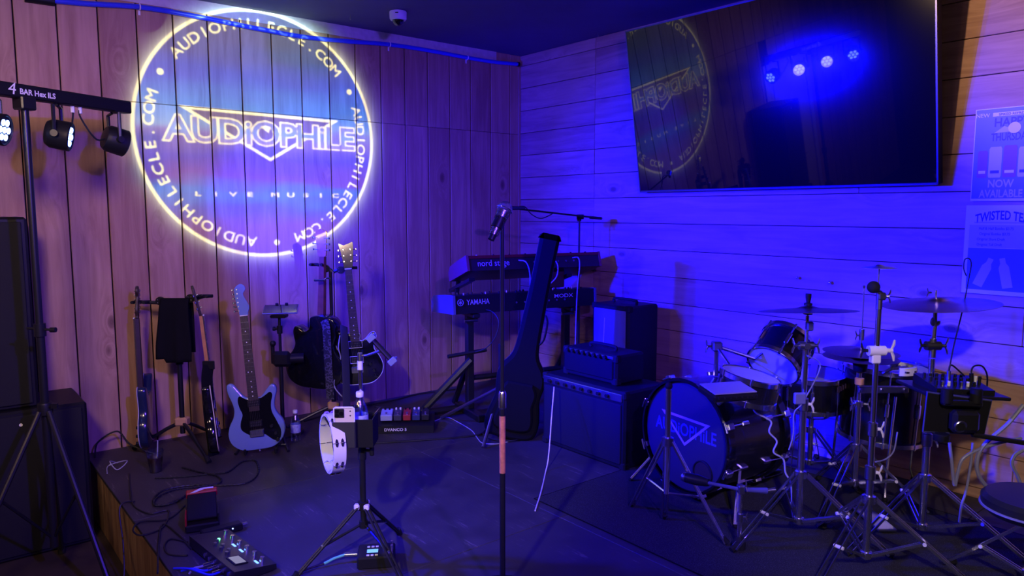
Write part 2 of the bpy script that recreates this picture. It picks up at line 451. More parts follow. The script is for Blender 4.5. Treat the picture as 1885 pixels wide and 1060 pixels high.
# ================================================================== LIGHTS OF THE PLACE AND ADDED FILL LAMPS
# warm pendant lamps over the room, behind the camera
m_warm = emat('warm bulb', (1, .62, .32), 10)
def pendant(label, p, energy, col, r=.12):
    t = thing('pendant_lamp', label, 'lamp', (p[0], p[1], ZC))
    MB().cyl((0, 0, 0), (0, 0, -.03), .06).build('canopy', m_blkm, t)
    dz = p[2]-ZC
    MB().cyl((0, 0, -.03), (0, 0, dz+.14), .006, n=8).build('cord', m_cable, t)
    MB().lathe([(.03, dz+.15), (.05, dz+.13), (.16, dz+.03), (.158, dz+.03), (.048, dz+.122), (.03, dz+.14)], 24, capb=False, capt=False).build('shade', m_blkm, t)
    MB().sphere((0, 0, dz+.06), .045).build('bulb', m_warm, t)
    lamp('pendant_light', 'POINT', Matrix.Translation((p[0], p[1], p[2]-.02)), energy, col, t, shadow_soft_size=r)
pendant('black pendant lamp hanging over the room left of the stage edge', (-2.75, 1.0, 2.45), P_WARM*.9, (1, .62, .40))
pendant('black pendant lamp hanging over the room floor behind the mic stand', (.55, -.4, 2.5), P_WARM*.6, (1, .78, .60))
WARMW = (1, .80, .58)
#SPOTS

def stage_par(label, p, tg, energy, col, size, lens=(.25, .1, 1), blend=1.0, soft=.05):
    t = thing('par_light', label, 'stage light', (p[0], p[1], ZC)); c = Vector(p); M = look(c, tg); d = (Vector(tg)-c).normalized()
    MB().lathe([(.04, .11), (.075, .10), (.085, .03), (.088, -.10), (.080, -.10), (.078, -.02)], 24, M, capt=False).build('can', m_blk, t, True)
    MB().lathe([(.078, -.03), (.0001, -.03)], 24, M, capb=False, capt=False).build('lens', emat('par lens', lens, 2), t, True)
    x = M.to_3x3() @ Vector((1, 0, 0)); mb = MB(); top = Vector((p[0], p[1], ZC))
    mb.tube([c-x*.095, c-x*.095+ZV*.13, c+x*.095+ZV*.13, c+x*.095], .007, 6); mb.build('yoke', m_blkm, t, True)
    MB().cyl(c+ZV*.13, top, .012, n=8).build('drop_rod', m_blkm, t, True)
    lamp('par_beam', 'SPOT', look(c+d*.12, tg), energy, col, t, spot_size=math.radians(size), spot_blend=blend, shadow_soft_size=soft)
stage_par('unseen ceiling par light added as violet fill for the plank wall', (.9, .2, 2.72), WL(2.0, .9), P_FILL*11, (.10, .03, 1), 95)  # unseen violet fill lamp, added to turn the plank wall purple
stage_par('black ceiling par light with warm lens aimed at the tripod stand', (-1.1, -.6, 2.72), (-.55, 2.9, .95), P_SPOT*1.8, WARMW, 26, (1, .7, .4), .8)
stage_par('black ceiling par light with warm lens aimed at the drum kit', (.55, -.1, 2.72), (1.75, 3.0, .65), P_SPOT*1.0, WARMW, 34, (1, .7, .4), .8)
stage_par('black ceiling par light with warm lens aimed past the television', (-.30, 2.72, 2.80), WR(4.1, 2.75), P_SPOT*.95, (1, .64, .34), 46, (1, .7, .4), 1.0)
stage_par('unseen ceiling par light added as warm fill along the plank wall', (-1.3, .9, 2.75), WL(3.3, 1.55), P_SPOT*1.0, (1, .68, .52), 72, (1, .7, .4), 1.0, .22)  # unseen lamp added to warm the plank wall alone

# ---- projector throwing the round logo on the left wall
LS, LZ, LR = 2.212, H+.497, .800
P0 = Vector((1.05, 1.62, 2.62)); LC = WL(LS, LZ)
t = thing('logo_projector', 'small black projector hung from the ceiling facing the plank wall', 'projector', (P0.x, P0.y, ZC))
ax = (LC-P0).normalized(); FD = .22
MP = look(P0, LC)
mb = MB()                                     # housing: open front box round the lamp
for c, d in (((.075, 0, -.02), (.01, .16, .36)), ((-.075, 0, -.02), (.01, .16, .36)), ((0, .075, -.02), (.14, .01, .36)), ((0, -.075, -.02), (.14, .01, .36)), ((0, 0, .165), (.16, .16, .01))):
    mb.box(c, d, MP)
mb.build('housing', m_blk, t, True)
mb = MB(); mb.cyl(P0+Vector((0, 0, .085)), (P0.x, P0.y, ZC), .012, n=8); mb.cyl((P0.x, P0.y, ZC-.02), (P0.x, P0.y, ZC), .05); mb.build('ceiling_mount', m_blkm, t, True)

poly = {k: [] for k in ('ring', 'dots', 'ringtext', 'tri', 'tri_hole', 'big', 'bigin', 'live')}
def circ(cx, cy, r, n): return [(cx+r*math.cos(2*PI*i/n), cy+r*math.sin(2*PI*i/n)) for i in range(n)]
def seg(P): return (P, [(i, (i+1) % len(P)) for i in range(len(P))])
# logo plane: x to the right as the reader sees it, y up, origin at the circle's centre
poly['ring'].append(seg(circ(0, 0, LR+.006, 120))); poly['ring'].append(seg(circ(0, 0, LR-.013, 120)))
for a in (151.5, 28.8, -85): poly['dots'].append(seg(circ(.715*math.cos(math.radians(a)), .715*math.sin(math.radians(a)), .019, 20)))
word = 'AUDIOPHILECLE.COM'
for a0, a1 in ((138.5, 42.5), (17.5, -71.5), (-99, -196)):
    for i, ch in enumerate(word):
        a = math.radians(a0+(a1-a0)*i/(len(word)-1)); v, f = TXT(ch, .004); k = .064/.7
        xs = 1.12; R0 = .680
        P = []
        for x, y in v:
            X, Y = x*k*xs, y*k+R0; c, s_ = math.cos(a-PI/2), math.sin(a-PI/2); P.append((X*c-Y*s_, X*s_+Y*c))
        poly['ringtext'].append((P, loops(v, f)))
tri = [(-.535, .150), (.537, .135), (.036, -.168)]
def inset_tri(T, d):
    c = Vector((sum(p[0] for p in T)/3, sum(p[1] for p in T)/3)); out = []
    for i in range(3):
        p, q, r = Vector(T[i-1]), Vector(T[i]), Vector(T[(i+1) % 3])
        e1, e2 = (p-q).normalized(), (r-q).normalized(); b = (e1+e2).normalized(); s_ = math.sin(e1.angle(e2)/2); out.append(tuple(q+b*(d/s_)))
    return out
poly['tri'].append(seg(tri)); poly['tri_hole'].append(seg(inset_tri(tri, .017)))
big = 'AUDiOPHiLE'
for key, off in (('big', .052), ('bigin', .018)):
    v, f = TXT(big, off, .93); k = .150/.7; wd = max(p[0] for p in TXT(big, .052, .93)[0])*2
    xs = 1.29/(wd*k)
    P = [(x*k*xs+.0+.035*y*0+.02, y*k-.062+(0 if x > -2.2 else 0)) for x, y in v]
    poly[key].append((P, loops(v, f)))
x0 = -.44
for word2, xa, xb in (('LIVE', -.44, -.11), ('MUSIC', .06, .50)):
    for i, ch in enumerate(word2):
        v, f = TXT(ch, .022); k = .027/.7; cx = xa+(xb-xa)*i/(len(word2)-1)
        poly['live'].append(([(x*k*2.1+cx, y*k-.405) for x, y in v], loops(v, f)))
RB = 1.30
VV, EE = [], []
sets = {}
for key, L in poly.items():
    S = []
    for P, E in L:
        n0 = len(VV); VV += [Vector(p) for p in P]; EE += [(a+n0, b+n0) for a, b in E]
        S += [(P[a], P[b]) for a, b in E]
    sets[key] = np.array(S)
n0 = len(VV); sq = circ(0, 0, RB, 64); VV += [Vector(p) for p in sq]; EE += [(n0+i, n0+(i+1) % 64) for i in range(64)]
for i in range(-12, 13):
    for j in range(-12, 13):
        x, y = i*.1+.031, j*.1+.017
        if math.hypot(x, y) < RB-.05: VV.append(Vector((x, y)))
cv, ce, cf = delaunay_2d_cdt(VV, EE, [], 0, 1e-6)[:3]
cen = np.array([[sum(cv[i].x for i in q)/len(q), sum(cv[i].y for i in q)/len(q)] for q in cf])
def inside(key):
    S = sets[key]; a = S[:, 0]; b = S[:, 1]; x = cen[:, 0][:, None]; y = cen[:, 1][:, None]
    c = (a[:, 1] > y) != (b[:, 1] > y)
    with np.errstate(divide='ignore', invalid='ignore'):
        xi = (b[:, 0]-a[:, 0])*(y-a[:, 1])/(b[:, 1]-a[:, 1])+a[:, 0]
    return ((c & (x < xi)).sum(1) % 2) == 1
I = {k: inside(k) for k in sets}
rad = np.hypot(cen[:, 0], cen[:, 1])
mi = np.zeros(len(cf), int); mi[rad > LR-.004] = 1
line = I['dots'] | I['ringtext'] | I['live'] | (I['tri'] & ~I['tri_hole'])
mi[line] = 2; mi[I['tri_hole']] = 4
mi[I['tri'] & ~I['tri_hole']] = 2
mi[I['big']] = 2; mi[I['bigin']] = 3; mi[I['ring']] = 2
xr = (-UL)                                  # reader's right on the left wall
def toslide(x, y):
    W = LC+xr*x+ZV*y; d = W-P0; return P0+d*(FD/d.dot(ax))
me = bpy.data.meshes.new('slide'); Ii = WM[t.name].inverted()
me.from_pydata([tuple(Ii @ toslide(p.x, p.y)) for p in cv], [], [tuple(q) for q in cf])
uv = me.uv_layers.new(name='logo'); vi = [0]*len(me.loops); me.loops.foreach_get('vertex_index', vi)
uv.data.foreach_set('uv', [c for i in vi for c in (cv[i].x*.4+.5, cv[i].y*.4+.5)])
def film(name, fn):
    N = NT(name); tb = N.n('BsdfTransparent'); N.l(tb.outputs[0], N.out.inputs[0]); u = N.n('UVMap', uv_map='logo')
    m = N.n('Mapping'); m.inputs['Location'].default_value = (-1.25, -1.25, 0); m.inputs['Scale'].default_value = (2.5, 2.5, 1)
    N.l(u.outputs[0], m.inputs[0]); c = fn(N, m.outputs[0]); N.l(c, tb.inputs[0]); return N.m
def f_bg(N, v):
    n = N.n('TexNoise', i_Scale=1.6, i_Detail=3.); mp = N.n('Mapping'); mp.inputs['Scale'].default_value = (.8, 5, 1); N.l(v, mp.inputs[0]); N.l(mp.outputs[0], n.inputs['Vector'])
    s = N.n('SeparateXYZ'); N.l(v, s.inputs[0])
    y = N.math('ADD', N.math('MULTIPLY', N.math('ADD', s.outputs['Y'], .8), .625), N.math('MULTIPLY', N.math('SUBTRACT', n.outputs['Fac'], .5), .16))
    return N.ramp(y, [(.02, (.07, .06, .10)), (.12, (.08, .07, .18)), (.20, (.03, .09, .42)), (.26, (.02, .17, .60)), (.31, (.07, .06, .30)), (.40, (.025, .055, .44)),
                      (.49, (.10, .14, .40)), (.545, (.10, .30, .62)), (.60, (.02, .20, .66)), (.72, (.012, .085, .52)), (.82, (.03, .09, .27)), (.95, (.05, .095, .17))])
def f_line(N, v):
    c = N.n('RGB'); c.outputs[0].default_value = (.66, 1.0, .62, 1); return c.outputs[0]
def f_fill(N, v):
    s = N.n('SeparateXYZ'); N.l(v, s.inputs[0]); y = N.math('MULTIPLY', N.math('ADD', s.outputs['Y'], .07), 6.)
    return N.ramp(y, [(0., (.17, .22, .50)), (.5, (.10, .30, .75)), (1., (.13, .20, .45))])
def f_dark(N, v):
    s = N.n('SeparateXYZ'); N.l(v, s.inputs[0]); y = N.math('MULTIPLY', N.math('ADD', s.outputs['Y'], .17), 3.2)
    return N.ramp(y, [(0., (.02, .07, .42)), (.55, (.08, .13, .25)), (1., (.06, .10, .17))])
def f_halo(N, v):
    l = N.n('VectorMath', operation='LENGTH'); N.l(v, l.inputs[0]); d = N.math('SUBTRACT', l.outputs['Value'], LR)
    a = N.math('POWER', 2.718, N.math('MULTIPLY', N.math('MAXIMUM', d, 0.), -30.))
    a = N.math('MULTIPLY', N.math('SUBTRACT', a, .002), .42)
    a = N.math('MAXIMUM', a, 0.); mx = N.n('Mix', data_type='RGBA'); N.l(a, mx.inputs['Factor']); mx.inputs['A'].default_value = (0, 0, 0, 1); mx.inputs['B'].default_value = (.60, 1, 1.0, 1); return mx.outputs['Result']
for nm, fn in (('film sky', f_bg), ('film halo', f_halo), ('film line', f_line), ('film letter', f_fill), ('film triangle', f_dark)): me.materials.append(film(nm, fn))
me.polygons.foreach_set('material_index', [int(k) for k in mi])
sl = bpy.data.objects.new('slide', me); COL.objects.link(sl); sl.parent = t
lamp('projector_light', 'SPOT', MP, P_PROJ*3.6, (1, 1, 1), t, spot_size=math.radians(34), spot_blend=.02, shadow_soft_size=.0004)
# opaque mount round the slide
mb = MB(); R1 = [Ii @ toslide(*p) for p in circ(0, 0, RB-.01, 64)]; R2 = [Ii @ (P0+(toslide(*p)-P0)*1.0+(toslide(*p)-(P0+ax*FD))*1.1) for p in circ(0, 0, RB-.01, 64)]
mb.add(R1+R2, [(i, (i+1) % 64, 64+(i+1) % 64, 64+i) for i in range(64)]); mb.build('slide_mount', m_blk, t)

# ---- LED light bar on its tripod stand
PX, PY = -2.215, 3.40
st = thing('light_stand', 'tall black tripod light stand holding the LED bar beside the stage', 'light stand', (PX, PY, 0))
zb = D(45, 178, PY).z; zh = D(80, 752, PY).z
MB().cyl((0, 0, .18), (0, 0, zh+.35), .0185, n=16).build('lower_tube', m_blkm, st)
MB().cyl((0, 0, zh+.30), (0, 0, zb-.02), .0165, n=16).build('upper_tube', m_blkm, st)
MB().lathe([(.0185, zh-.03), (.032, zh-.028), (.034, zh+.02), (.03, zh+.03), (.0185, zh+.032)], 16).build('leg_hub', m_blk, st)
kz = D(70, 607, PY).z
kb = MB(); kb.cyl((0, 0, kz-.03), (0, 0, kz+.03), .026, n=16); kb.cyl((-.06, 0, kz+.008), (.055, 0, kz), .006); kb.cyl((.05, 0, kz), (.075, 0, kz), .012); kb.build('clamp_knob', m_blkm, st)
kb = MB(); kb.cyl((0, 0, zh+.0), (.05, -.02, zh+.02), .007); kb.box((.06, -.024, zh+.02), (.03, .012, .025)); kb.build('locking_knob', m_blkm, st)
for fx, fy in ((-.16, .30), (.45, -.28), (-.18, -.50)):
    d = Vector((fx, fy, 0)).normalized(); lg = MB(); lg.tube([d*.03+ZV*(zh-.01), Vector((fx, fy, .02))], .0125, 10); L_ = lg.build('leg', m_blkm, st)
    MB().cyl((fx, fy, .0), (fx+d.x*.01, fy+d.y*.01, .05), .018, .016).build('rubber_foot', m_rub, L_)
    MB().tube([ZV*.22, Vector((fx, fy, .02))*.42+(d*.03+ZV*(zh-.01))*.58], .007, 6).build('brace', m_blkm, st)
DB = Vector((.378, .926, 0)).normalized(); NB = Vector((DB.y, -DB.x, 0))
MBAR = frame(DB, -NB, ZV, (PX, PY, zb))
lb = thing('light_bar', 'black LED light bar with four blue par lights on tripod stand', 'light bar', (PX, PY, zb), frame(DB, -NB, ZV).to_3x3())
MB().box((0, 0, .02), (1.10, .06, .062), b=.006).build('bar_housing', m_blk, lb)
MB().box((0, 0, -.03), (.07, .07, .06), b=.006).build('mount_socket', m_blkm, lb)
MB().text('4', (-.075, -.0312, .000), (1, 0, 0), (.15, 0, 1), .052, xs=1.0).build('number_lettering', m_white, lb)
MB().text('BAR Hex ILS', (.045, -.0312, .006), (1, 0, 0), (0, 0, 1), .024, off=.03, xs=.93).build('name_lettering', m_white, lb)
for i in range(8):
    pass
AIM = [Vector((.75, 3.3, .5)), WR(3.0, 1.42), WR(2.0, 1.45), WL(.35, 1.35, .25)]
OFFS = (-.45, -.15, .155, .46)
for i, (s, tg) in enumerate(zip(OFFS, AIM)):
    c = Vector((PX, PY, zb))+DB*s-ZV*.155
    d = (tg-c).normalized(); M = look(c, tg)             # -z of M points to the target
    pl = MB().lathe([(.03, .055), (.055, .05), (.068, .03), (.070, -.05), (.064, -.055), (.060, -.046)], 20, M, capt=False).build('par_can', m_blk, lb, True)
    MB().lathe([(.064, -.047), (.0001, -.047)], 20, M, capb=False, capt=False).build('lens_plate', m_blkm, pl, True)
    pts = [(0, 0)]+[(.036*math.cos(k*PI/3), .036*math.sin(k*PI/3)) for k in range(6)]
    for q in pts: MB().sphere((q[0], q[1], -.048), .0155, 10, M, sc=(1, 1, .35)).build('led', m_led, pl, True)
    yk = MB(); x = M.to_3x3() @ Vector((1, 0, 0)); x.z = 0; x.normalize()
    top = Vector((c.x, c.y, zb-.015))
    for sg in (-1, 1): yk.tube([top+x*sg*.015, top+x*sg*.078-ZV*.01, c+x*sg*.078], .009, 6)
    yk.cyl(c-x*.082, c-x*.068, .016); yk.cyl(c+x*.068, c+x*.095, .016); yk.build('yoke', m_blkm, pl, True)
    lamp('par_beam', 'SPOT', look(c+d*.075, tg), P_PAR*[5.5, 16, 16, 5.5][i], BLUE, lb, spot_size=math.radians([75, 46, 62, 84][i]), spot_blend=.9, shadow_soft_size=.055)
for a, b_x in ((.235, .19), (.275, .44)):
    MB().tube(catmull([(a, 0, -.01), (a, 0, -.06), ((a+b_x)/2, .0, -.16), (b_x, 0, -.13)], 6), .0045, 6).build('power_lead', m_cable, lb)
for a in (.235, .275): MB().cyl((a, 0, -.012), (a, 0, -.042), .009, n=8).build('plug', m_white, lb)

# ================================================================== WALL AND CEILING THINGS
# television on a tilting mount
TH = math.atan2(.18, 1.077)
xT = UR.copy(); zT = (ZV*math.cos(TH)+UL*math.sin(TH)).normalized(); yT = -(UL*math.cos(TH)-ZV*math.sin(TH)).normalized()   # y into the wall
TW, TT = 1.952, 1.092
tb = WR(1.408+TW/2, H+.13, .058)
tv = thing('television', 'large black wall-mounted television tilted down over the drum kit', 'television', tb, frame(xT, yT, zT).to_3x3())
MB().box((0, .028, TT/2), (TW, .05, TT), b=.004).build('back_shell', m_blk, tv)
MB().box((0, -.0005, TT/2+.004), (TW-.016, .006, TT-.020)).build('screen', m_screen, tv)
bz = MB()
for c, d in (((0, -.001, .006), (TW, .010, .012)), ((0, -.001, TT-.004), (TW, .010, .008)), ((-TW/2+.004, -.001, TT/2), (.008, .010, TT)), ((TW/2-.004, -.001, TT/2), (.008, .010, TT))): bz.box(c, d)
m_bez = mat('satin bezel', (.10, .10, .11), .3, metal=.7)
bz.build('bezel', m_bez, tv)
for x in (-.3, .3): MB().add([WR(1.408+TW/2+x+a, H+z, o) for a in (-.02, .02) for z, o in ((.45, .017), (.95, .017), (.95, .13), (.45, .06))], [(0, 1, 2, 3), (4, 7, 6, 5), (0, 4, 5, 1), (1, 5, 6, 2), (2, 6, 7, 3), (3, 7, 4, 0)]).build('wall_bracket', m_blkm, tv, True)

# posters, flat prints on the right wall
m_pblue = mat('poster blue', (.10, .16, .62), .45); m_ink = mat('poster ink', (.03, .03, .22), .5)
m_pgrey = mat('poster grey', (.50, .50, .58), .5); m_ppur = mat('poster purple', (.22, .06, .42), .5); m_pyel = mat('poster cream', (.80, .74, .52), .5)
def RP(v, z, o=.018): return WR(v, z, o)
def rect(mb, v0, v1, z0, z1, o, ):
    mb.add([RP(v0, z0, o), RP(v1, z0, o), RP(v1, z1, o), RP(v0, z1, o)], [(0, 1, 2, 3)]); return mb
def wtext(mb, s, v, z, h, o, **k): mb.text(s, RP(v, z, o), UR, ZV, h, **k); return mb
A0, A1, B0, B1 = 3.493, 3.772, H+.047, H+.488
ps = thing('poster', 'blue poster of drink cans reading NOW AVAILABLE beside the television', 'poster', WR(A0, B0, .016))
mb = MB(); mb.add([WR(v, z, o) for v in (A0, A1) for z in (B0, B1) for o in (.0176, .019)], [(0, 1, 3, 2), (4, 6, 7, 5), (0, 4, 5, 1), (2, 3, 7, 6), (0, 2, 6, 4), (1, 5, 7, 3)]); mb.build('sheet', m_paper, ps, True)
rect(MB(), A0+.004, A1-.004, B0+.012, B1-.004, .0195).build('printed_field', m_pblue, ps, True)
rect(MB(), A0+.075, A1-.01, B1-.040, B1-.022, .0199).build('banner', m_pyel, ps, True)
wtext(MB(), 'NEW', A0+.032, B1-.040, .018, .0202, off=.02).build('new_lettering', m_pyel, ps, True)
wtext(MB(), 'SPIKED REFRESHERS', A0+.172, B1-.037, .011, .0203, off=.02, xs=1.05).build('banner_lettering', m_ink, ps, True)
wtext(MB(), 'HAPPY', A0+.155, B1-.088, .040, .0200, off=.02, xs=.85).build('headline_lettering', m_ink, ps, True)
wtext(MB(), 'THURSDAY', A0+.155, B1-.155, .036, .0201, off=.02, xs=.62).build('headline_lettering', m_ink, ps, True)
mb = MB(); n = 24; c0, c1 = A0+.168, B1-.098
mb.add([RP(c0+.026*math.cos(2*PI*i/n), c1+.026*math.sin(2*PI*i/n), .0206) for i in range(n)], [tuple(range(n))]); mb.build('sun_disc', m_pyel, ps, True)
MB().add([RP(A0+.085, B1-.118, .0203), RP(A0+.16, B1-.115, .0203), RP(A0+.15, B1-.098, .0203), RP(A0+.125, B1-.088, .0203)], [(0, 1, 2, 3)]).build('wing', m_pgrey, ps, True)
for i, (x, w_, h_, m) in enumerate(((.022, .042, .130, m_ppur), (.070, .054, .146, m_pgrey), (.130, .056, .150, m_ppur), (.192, .05, .140, m_pgrey))):
    z0 = B0+.112; cn = MB(); cn.add([RP(A0+x+a*w_, z0+b*h_, .0202) for a, b in ((.06, 0), (.94, 0), (1, .05), (1, .93), (.9, 1), (.1, 1), (0, .93), (0, .05))], [tuple(range(8))]); q = cn.build('can_print', m, ps, True)
    rect(MB(), A0+x+w_*.15, A0+x+w_*.85, z0+.02, z0+.034, .0206).build('can_stripe', m_pyel if i % 2 == 0 else m_ink, q, True)
wtext(MB(), 'NOW', A0+.125, B0+.066, .036, .0201, off=.025, xs=.8).build('lower_lettering', m_pgrey, ps, True)
wtext(MB(), 'AVAILABLE', A0+.128, B0+.018, .036, .0201, off=.025, xs=.72).build('lower_lettering', m_pgrey, ps, True)
A0, A1, B0, B1 = 3.478, 3.757, H-.405, H+.027
ps = thing('poster', 'pale price poster headed TWISTED TEA hanging under the blue poster', 'poster', WR(A0, B0, .016))
mb = MB(); mb.add([WR(v, z, o) for v in (A0, A1) for z in (B0, B1) for o in (.0176, .019)], [(0, 1, 3, 2), (4, 6, 7, 5), (0, 4, 5, 1), (2, 3, 7, 6), (0, 2, 6, 4), (1, 5, 7, 3)]); mb.build('sheet', m_paper, ps, True)
rect(MB(), A0+.02, A1-.02, B1-.205, B1-.095, .0194).build('list_panel', m_pgrey, ps, True)
rect(MB(), A0+.02, A1-.004, B0+.02, B1-.208, .0195).build('picture_panel', m_pblue, ps, True)
v, f = TXT('TWISTED TEA', .025); k = .042/.7; mb = MB()
mb.add([RP(A0+.155+x*k*.60, B1-.068+y*k-(x*k*.60)**2*1.6, .0198) for x, y in v], f); mb.build('headline_lettering', m_ink, ps, True)
rect(MB(), A0+.04, A1-.03, B1-.087, B1-.080, .0198).build('fine_print_line', m_pgrey, ps, True)
for i, s_ in enumerate(('Half & Half Bottles $3.75', 'Original Bottles $3.75', 'Original Short Draft', 'Original Tall Draft')):
    wtext(MB(), s_, A0+[.135, .13, .115, .11][i], B1-.118-.026*i, .0125, .0199, off=.01, xs=.82).build('price_lettering', m_ink, ps, True)
for x0, tilt in ((.075, -22), (.165, 12)):
    ca, sa = math.cos(math.radians(tilt)), math.sin(math.radians(tilt)); P = [(-.022, -.07), (.022, -.07), (.022, .03), (.012, .05), (.012, .075), (-.012, .075), (-.012, .05), (-.022, .03)]
    MB().add([RP(A0+x0+.02+x*ca+z*-sa, B0+.105+x*sa+z*ca, .0200) for x, z in P], [tuple(range(8))]).build('bottle_print', m_pgrey, ps, True)
# small added beads that imitate light glints before the cedar boards
for px, py, lb_ in ((1468, 511, 'bright bead imitating a light glint above the snare drum'), (1527, 520, 'bright bead imitating a light glint beside the crash cymbal')):
    p = onR(px, py, .016); MB().sphere(p, .010, 12, sc=(1, 1, 1)).build('glint_bead', m_chrome, None, label=lb_, cat='glint', loc=p)

# security camera dome on the ceiling
p = D(733, 45, 4.95); p.z = ZC
dc = thing('dome_camera', 'white dome security camera fixed to the ceiling', 'camera', p)
MB().lathe([(.052, 0), (.056, -.004), (.055, -.045), (.050, -.055), (.040, -.055)], 28, capb=False).build('housing', m_white, dc)
MB().sphere((0, 0, -.055), .037, 20, sc=(1, 1, 1)).build('dome', m_gloss, dc)
MB().box((.0, -.055, -.02), (.02, .004, .007)).build('maker_mark', m_blkm, dc)
# hooks in the ceiling
for px, py, lb_ in ((645, 30, 'small metal hook in the ceiling before the projected logo'), (1101, 62, 'small metal hook in the ceiling over the short cedar boards')):
    d = ray(px, py); p = d*((ZC-H-.01)/d.z); p = Vector((p.x, p.y, ZC))
    if UL.dot(CORN)-UL.dot(p) > -.03: p += UL*.05
    mb = MB(); mb.cyl((0, 0, 0), (0, 0, -.012), .003, n=6); mb.torus((0, 0, -.022), (1, 0, 0), .010, .0025, n=12, m=6, a0=.2, a1=5.2)
    mb.v = [q+p for q in mb.v]; mb.build('ceiling_hook', m_dchrome, None, label=lb_, cat='hook', loc=p)

# blue hose along the top of the plank wall
hp = [(-160, -75), (-60, -32), (60, -5), (150, 6), (257, 13), (360, 30), (470, 52), (560, 68), (640, 76), (717, 82), (790, 93), (860, 106), (910, 114), (952, 118)]
pts = [onL(a, b, .03) for a, b in hp]
hz = thing('blue_hose', 'blue hose clipped along the top of the plank wall', 'hose', pts[4])
MB().tube(catmull(pts, 8), .0155, 12).build('hose', m_bluep, hz, True)
q = onL(100, 3, .03); q2 = onL(45, -5, .03); MB().cyl(q, q2, .024, n=14).build('coupling', m_blk, hz, True)
for px, py in ((257, 13), (717, 82), (860, 106)):
    p = onL(px, py, .03); mb = MB(); mb.torus(p, UL, .018, .0035, n=16, m=6); mb.box((0, 0, 0), (.012, .005, .03), frame(UL, UR, ZV, p-UR*.018-ZV*.028)); mb.build('clip', m_white, hz, True)
e = pts[-1]; MB().cyl(e, e-UL*.02, .019, n=12).build('end_cap', m_blk, hz, True)
# wall outlet behind the tablet stand
p = onL(500, 640, 0); oz = thing('wall_outlet', 'white outlet plate on the plank wall behind the tablet stand', 'outlet', p, frame(-UL, -UR, ZV).to_3x3())
MB().box((0, -.003, 0), (.075, .006, .118), b=.002).build('plate', m_white, oz)
for z in (-.028, .028): MB().box((0, -.007, z), (.034, .003, .03), b=.001).build('socket', m_pgrey, oz)

# ================================================================== LEFT: SPEAKERS
def speaker(name, label, loc, rz, w_, d_, h_, horn=True, sub=False):
    t = thing(name, label, 'speaker', loc, RZ(rz)); MB().box((0, 0, h_/2), (w_, d_, h_), b=.012).build('cabinet', m_blk, t)
    MB().box((0, -d_/2-.004, h_/2), (w_-.05, .012, h_-.05), b=.004).build('grille', m_grille, t)
    MB().lathe([(.008, 0), (.008, .003), (.001, .003)], 12, Matrix.Translation((0, -d_/2-.010, h_-.07)) @ Matrix.Rotation(PI/2, 4, 'X')).build('badge', m_white, t)
    for sx in (-1, 1): MB().box((sx*(w_/2+.001), 0, h_*.62), (.004, .12, .05), b=.001).build('handle', m_rub, t)
    for sx in (-1, 1):
        for sy in (-1, 1): MB().cyl((sx*(w_/2-.05), sy*(d_/2-.05), -.0), (sx*(w_/2-.05), sy*(d_/2-.05), .004), .02).build('foot', m_rub, t)
    return t
speaker('subwoofer', 'black subwoofer cabinet on the floor against the end of the stage', WL(3.70, 0, .25), 39.3, .60, .42, .78)
speaker('loudspeaker', 'tall dark loudspeaker cabinet standing on the subwoofer by the doorway', WL(3.81, .78, .24), 39.3, .40, .36, .985)
# equipment case at the foot of the light stand
cs = thing('equipment_case', 'low dark equipment case on the floor by the light stand', 'case', (-1.86, 2.86, 0), RZ(-35))
MB().box((0, 0, .09), (.34, .24, .17), b=.012).build('case_body', m_blk, cs); MB().box((0, 0, .155), (.345, .245, .012), b=.003).build('edge_trim', m_dchrome, cs)
MB().tube(catmull([(-.06, -.125, .09), (-.05, -.15, .10), (.05, -.15, .10), (.06, -.125, .09)], 5), .007, 6).build('handle', m_rub, cs)

# ================================================================== GUITARS
def outline(P, n=5): return [(p.x, p.y) for p in catmull([(a, b, 0) for a, b in P], n, True)]
STRAT = outline([(0, 0), (.08, .006), (.135, .045), (.158, .105), (.150, .16), (.122, .205), (.112, .245), (.120, .29), (.134, .335), (.126, .366), (.104, .372), (.078, .348), (.05, .316), (.03, .305), (-.03, .31), (-.055, .325), (-.08, .36), (-.105, .396), (-.128, .404), (-.143, .386), (-.138, .34), (-.122, .29), (-.115, .245), (-.125, .2), (-.150, .155), (-.162, .10), (-.145, .045), (-.09, .006)])
LP = outline([(0, 0), (.09, .008), (.15, .06), (.165, .12), (.145, .18), (.118, .225), (.12, .27), (.137, .31), (.125, .338), (.1, .33), (.07, .3), (.045, .285), (.03, .292), (.03, .335), (-.03, .34), (-.075, .352), (-.115, .335), (-.13, .29), (-.118, .235), (-.14, .185), (-.165, .12), (-.15, .055), (-.09, .008)])
ACO = outline([(0, 0), (.1, .008), (.17, .05), (.198, .12), (.185, .19), (.15, .24), (.135, .285), (.145, .33), (.150, .37), (.135, .398), (.105, .388), (.07, .37), (.04, .39), (.035, .455), (0, .475), (-.06, .478), (-.12, .46), (-.146, .41), (-.142, .34), (-.132, .28), (-.155, .235), (-.19, .18), (-.198, .11), (-.17, .045), (-.1, .006)])
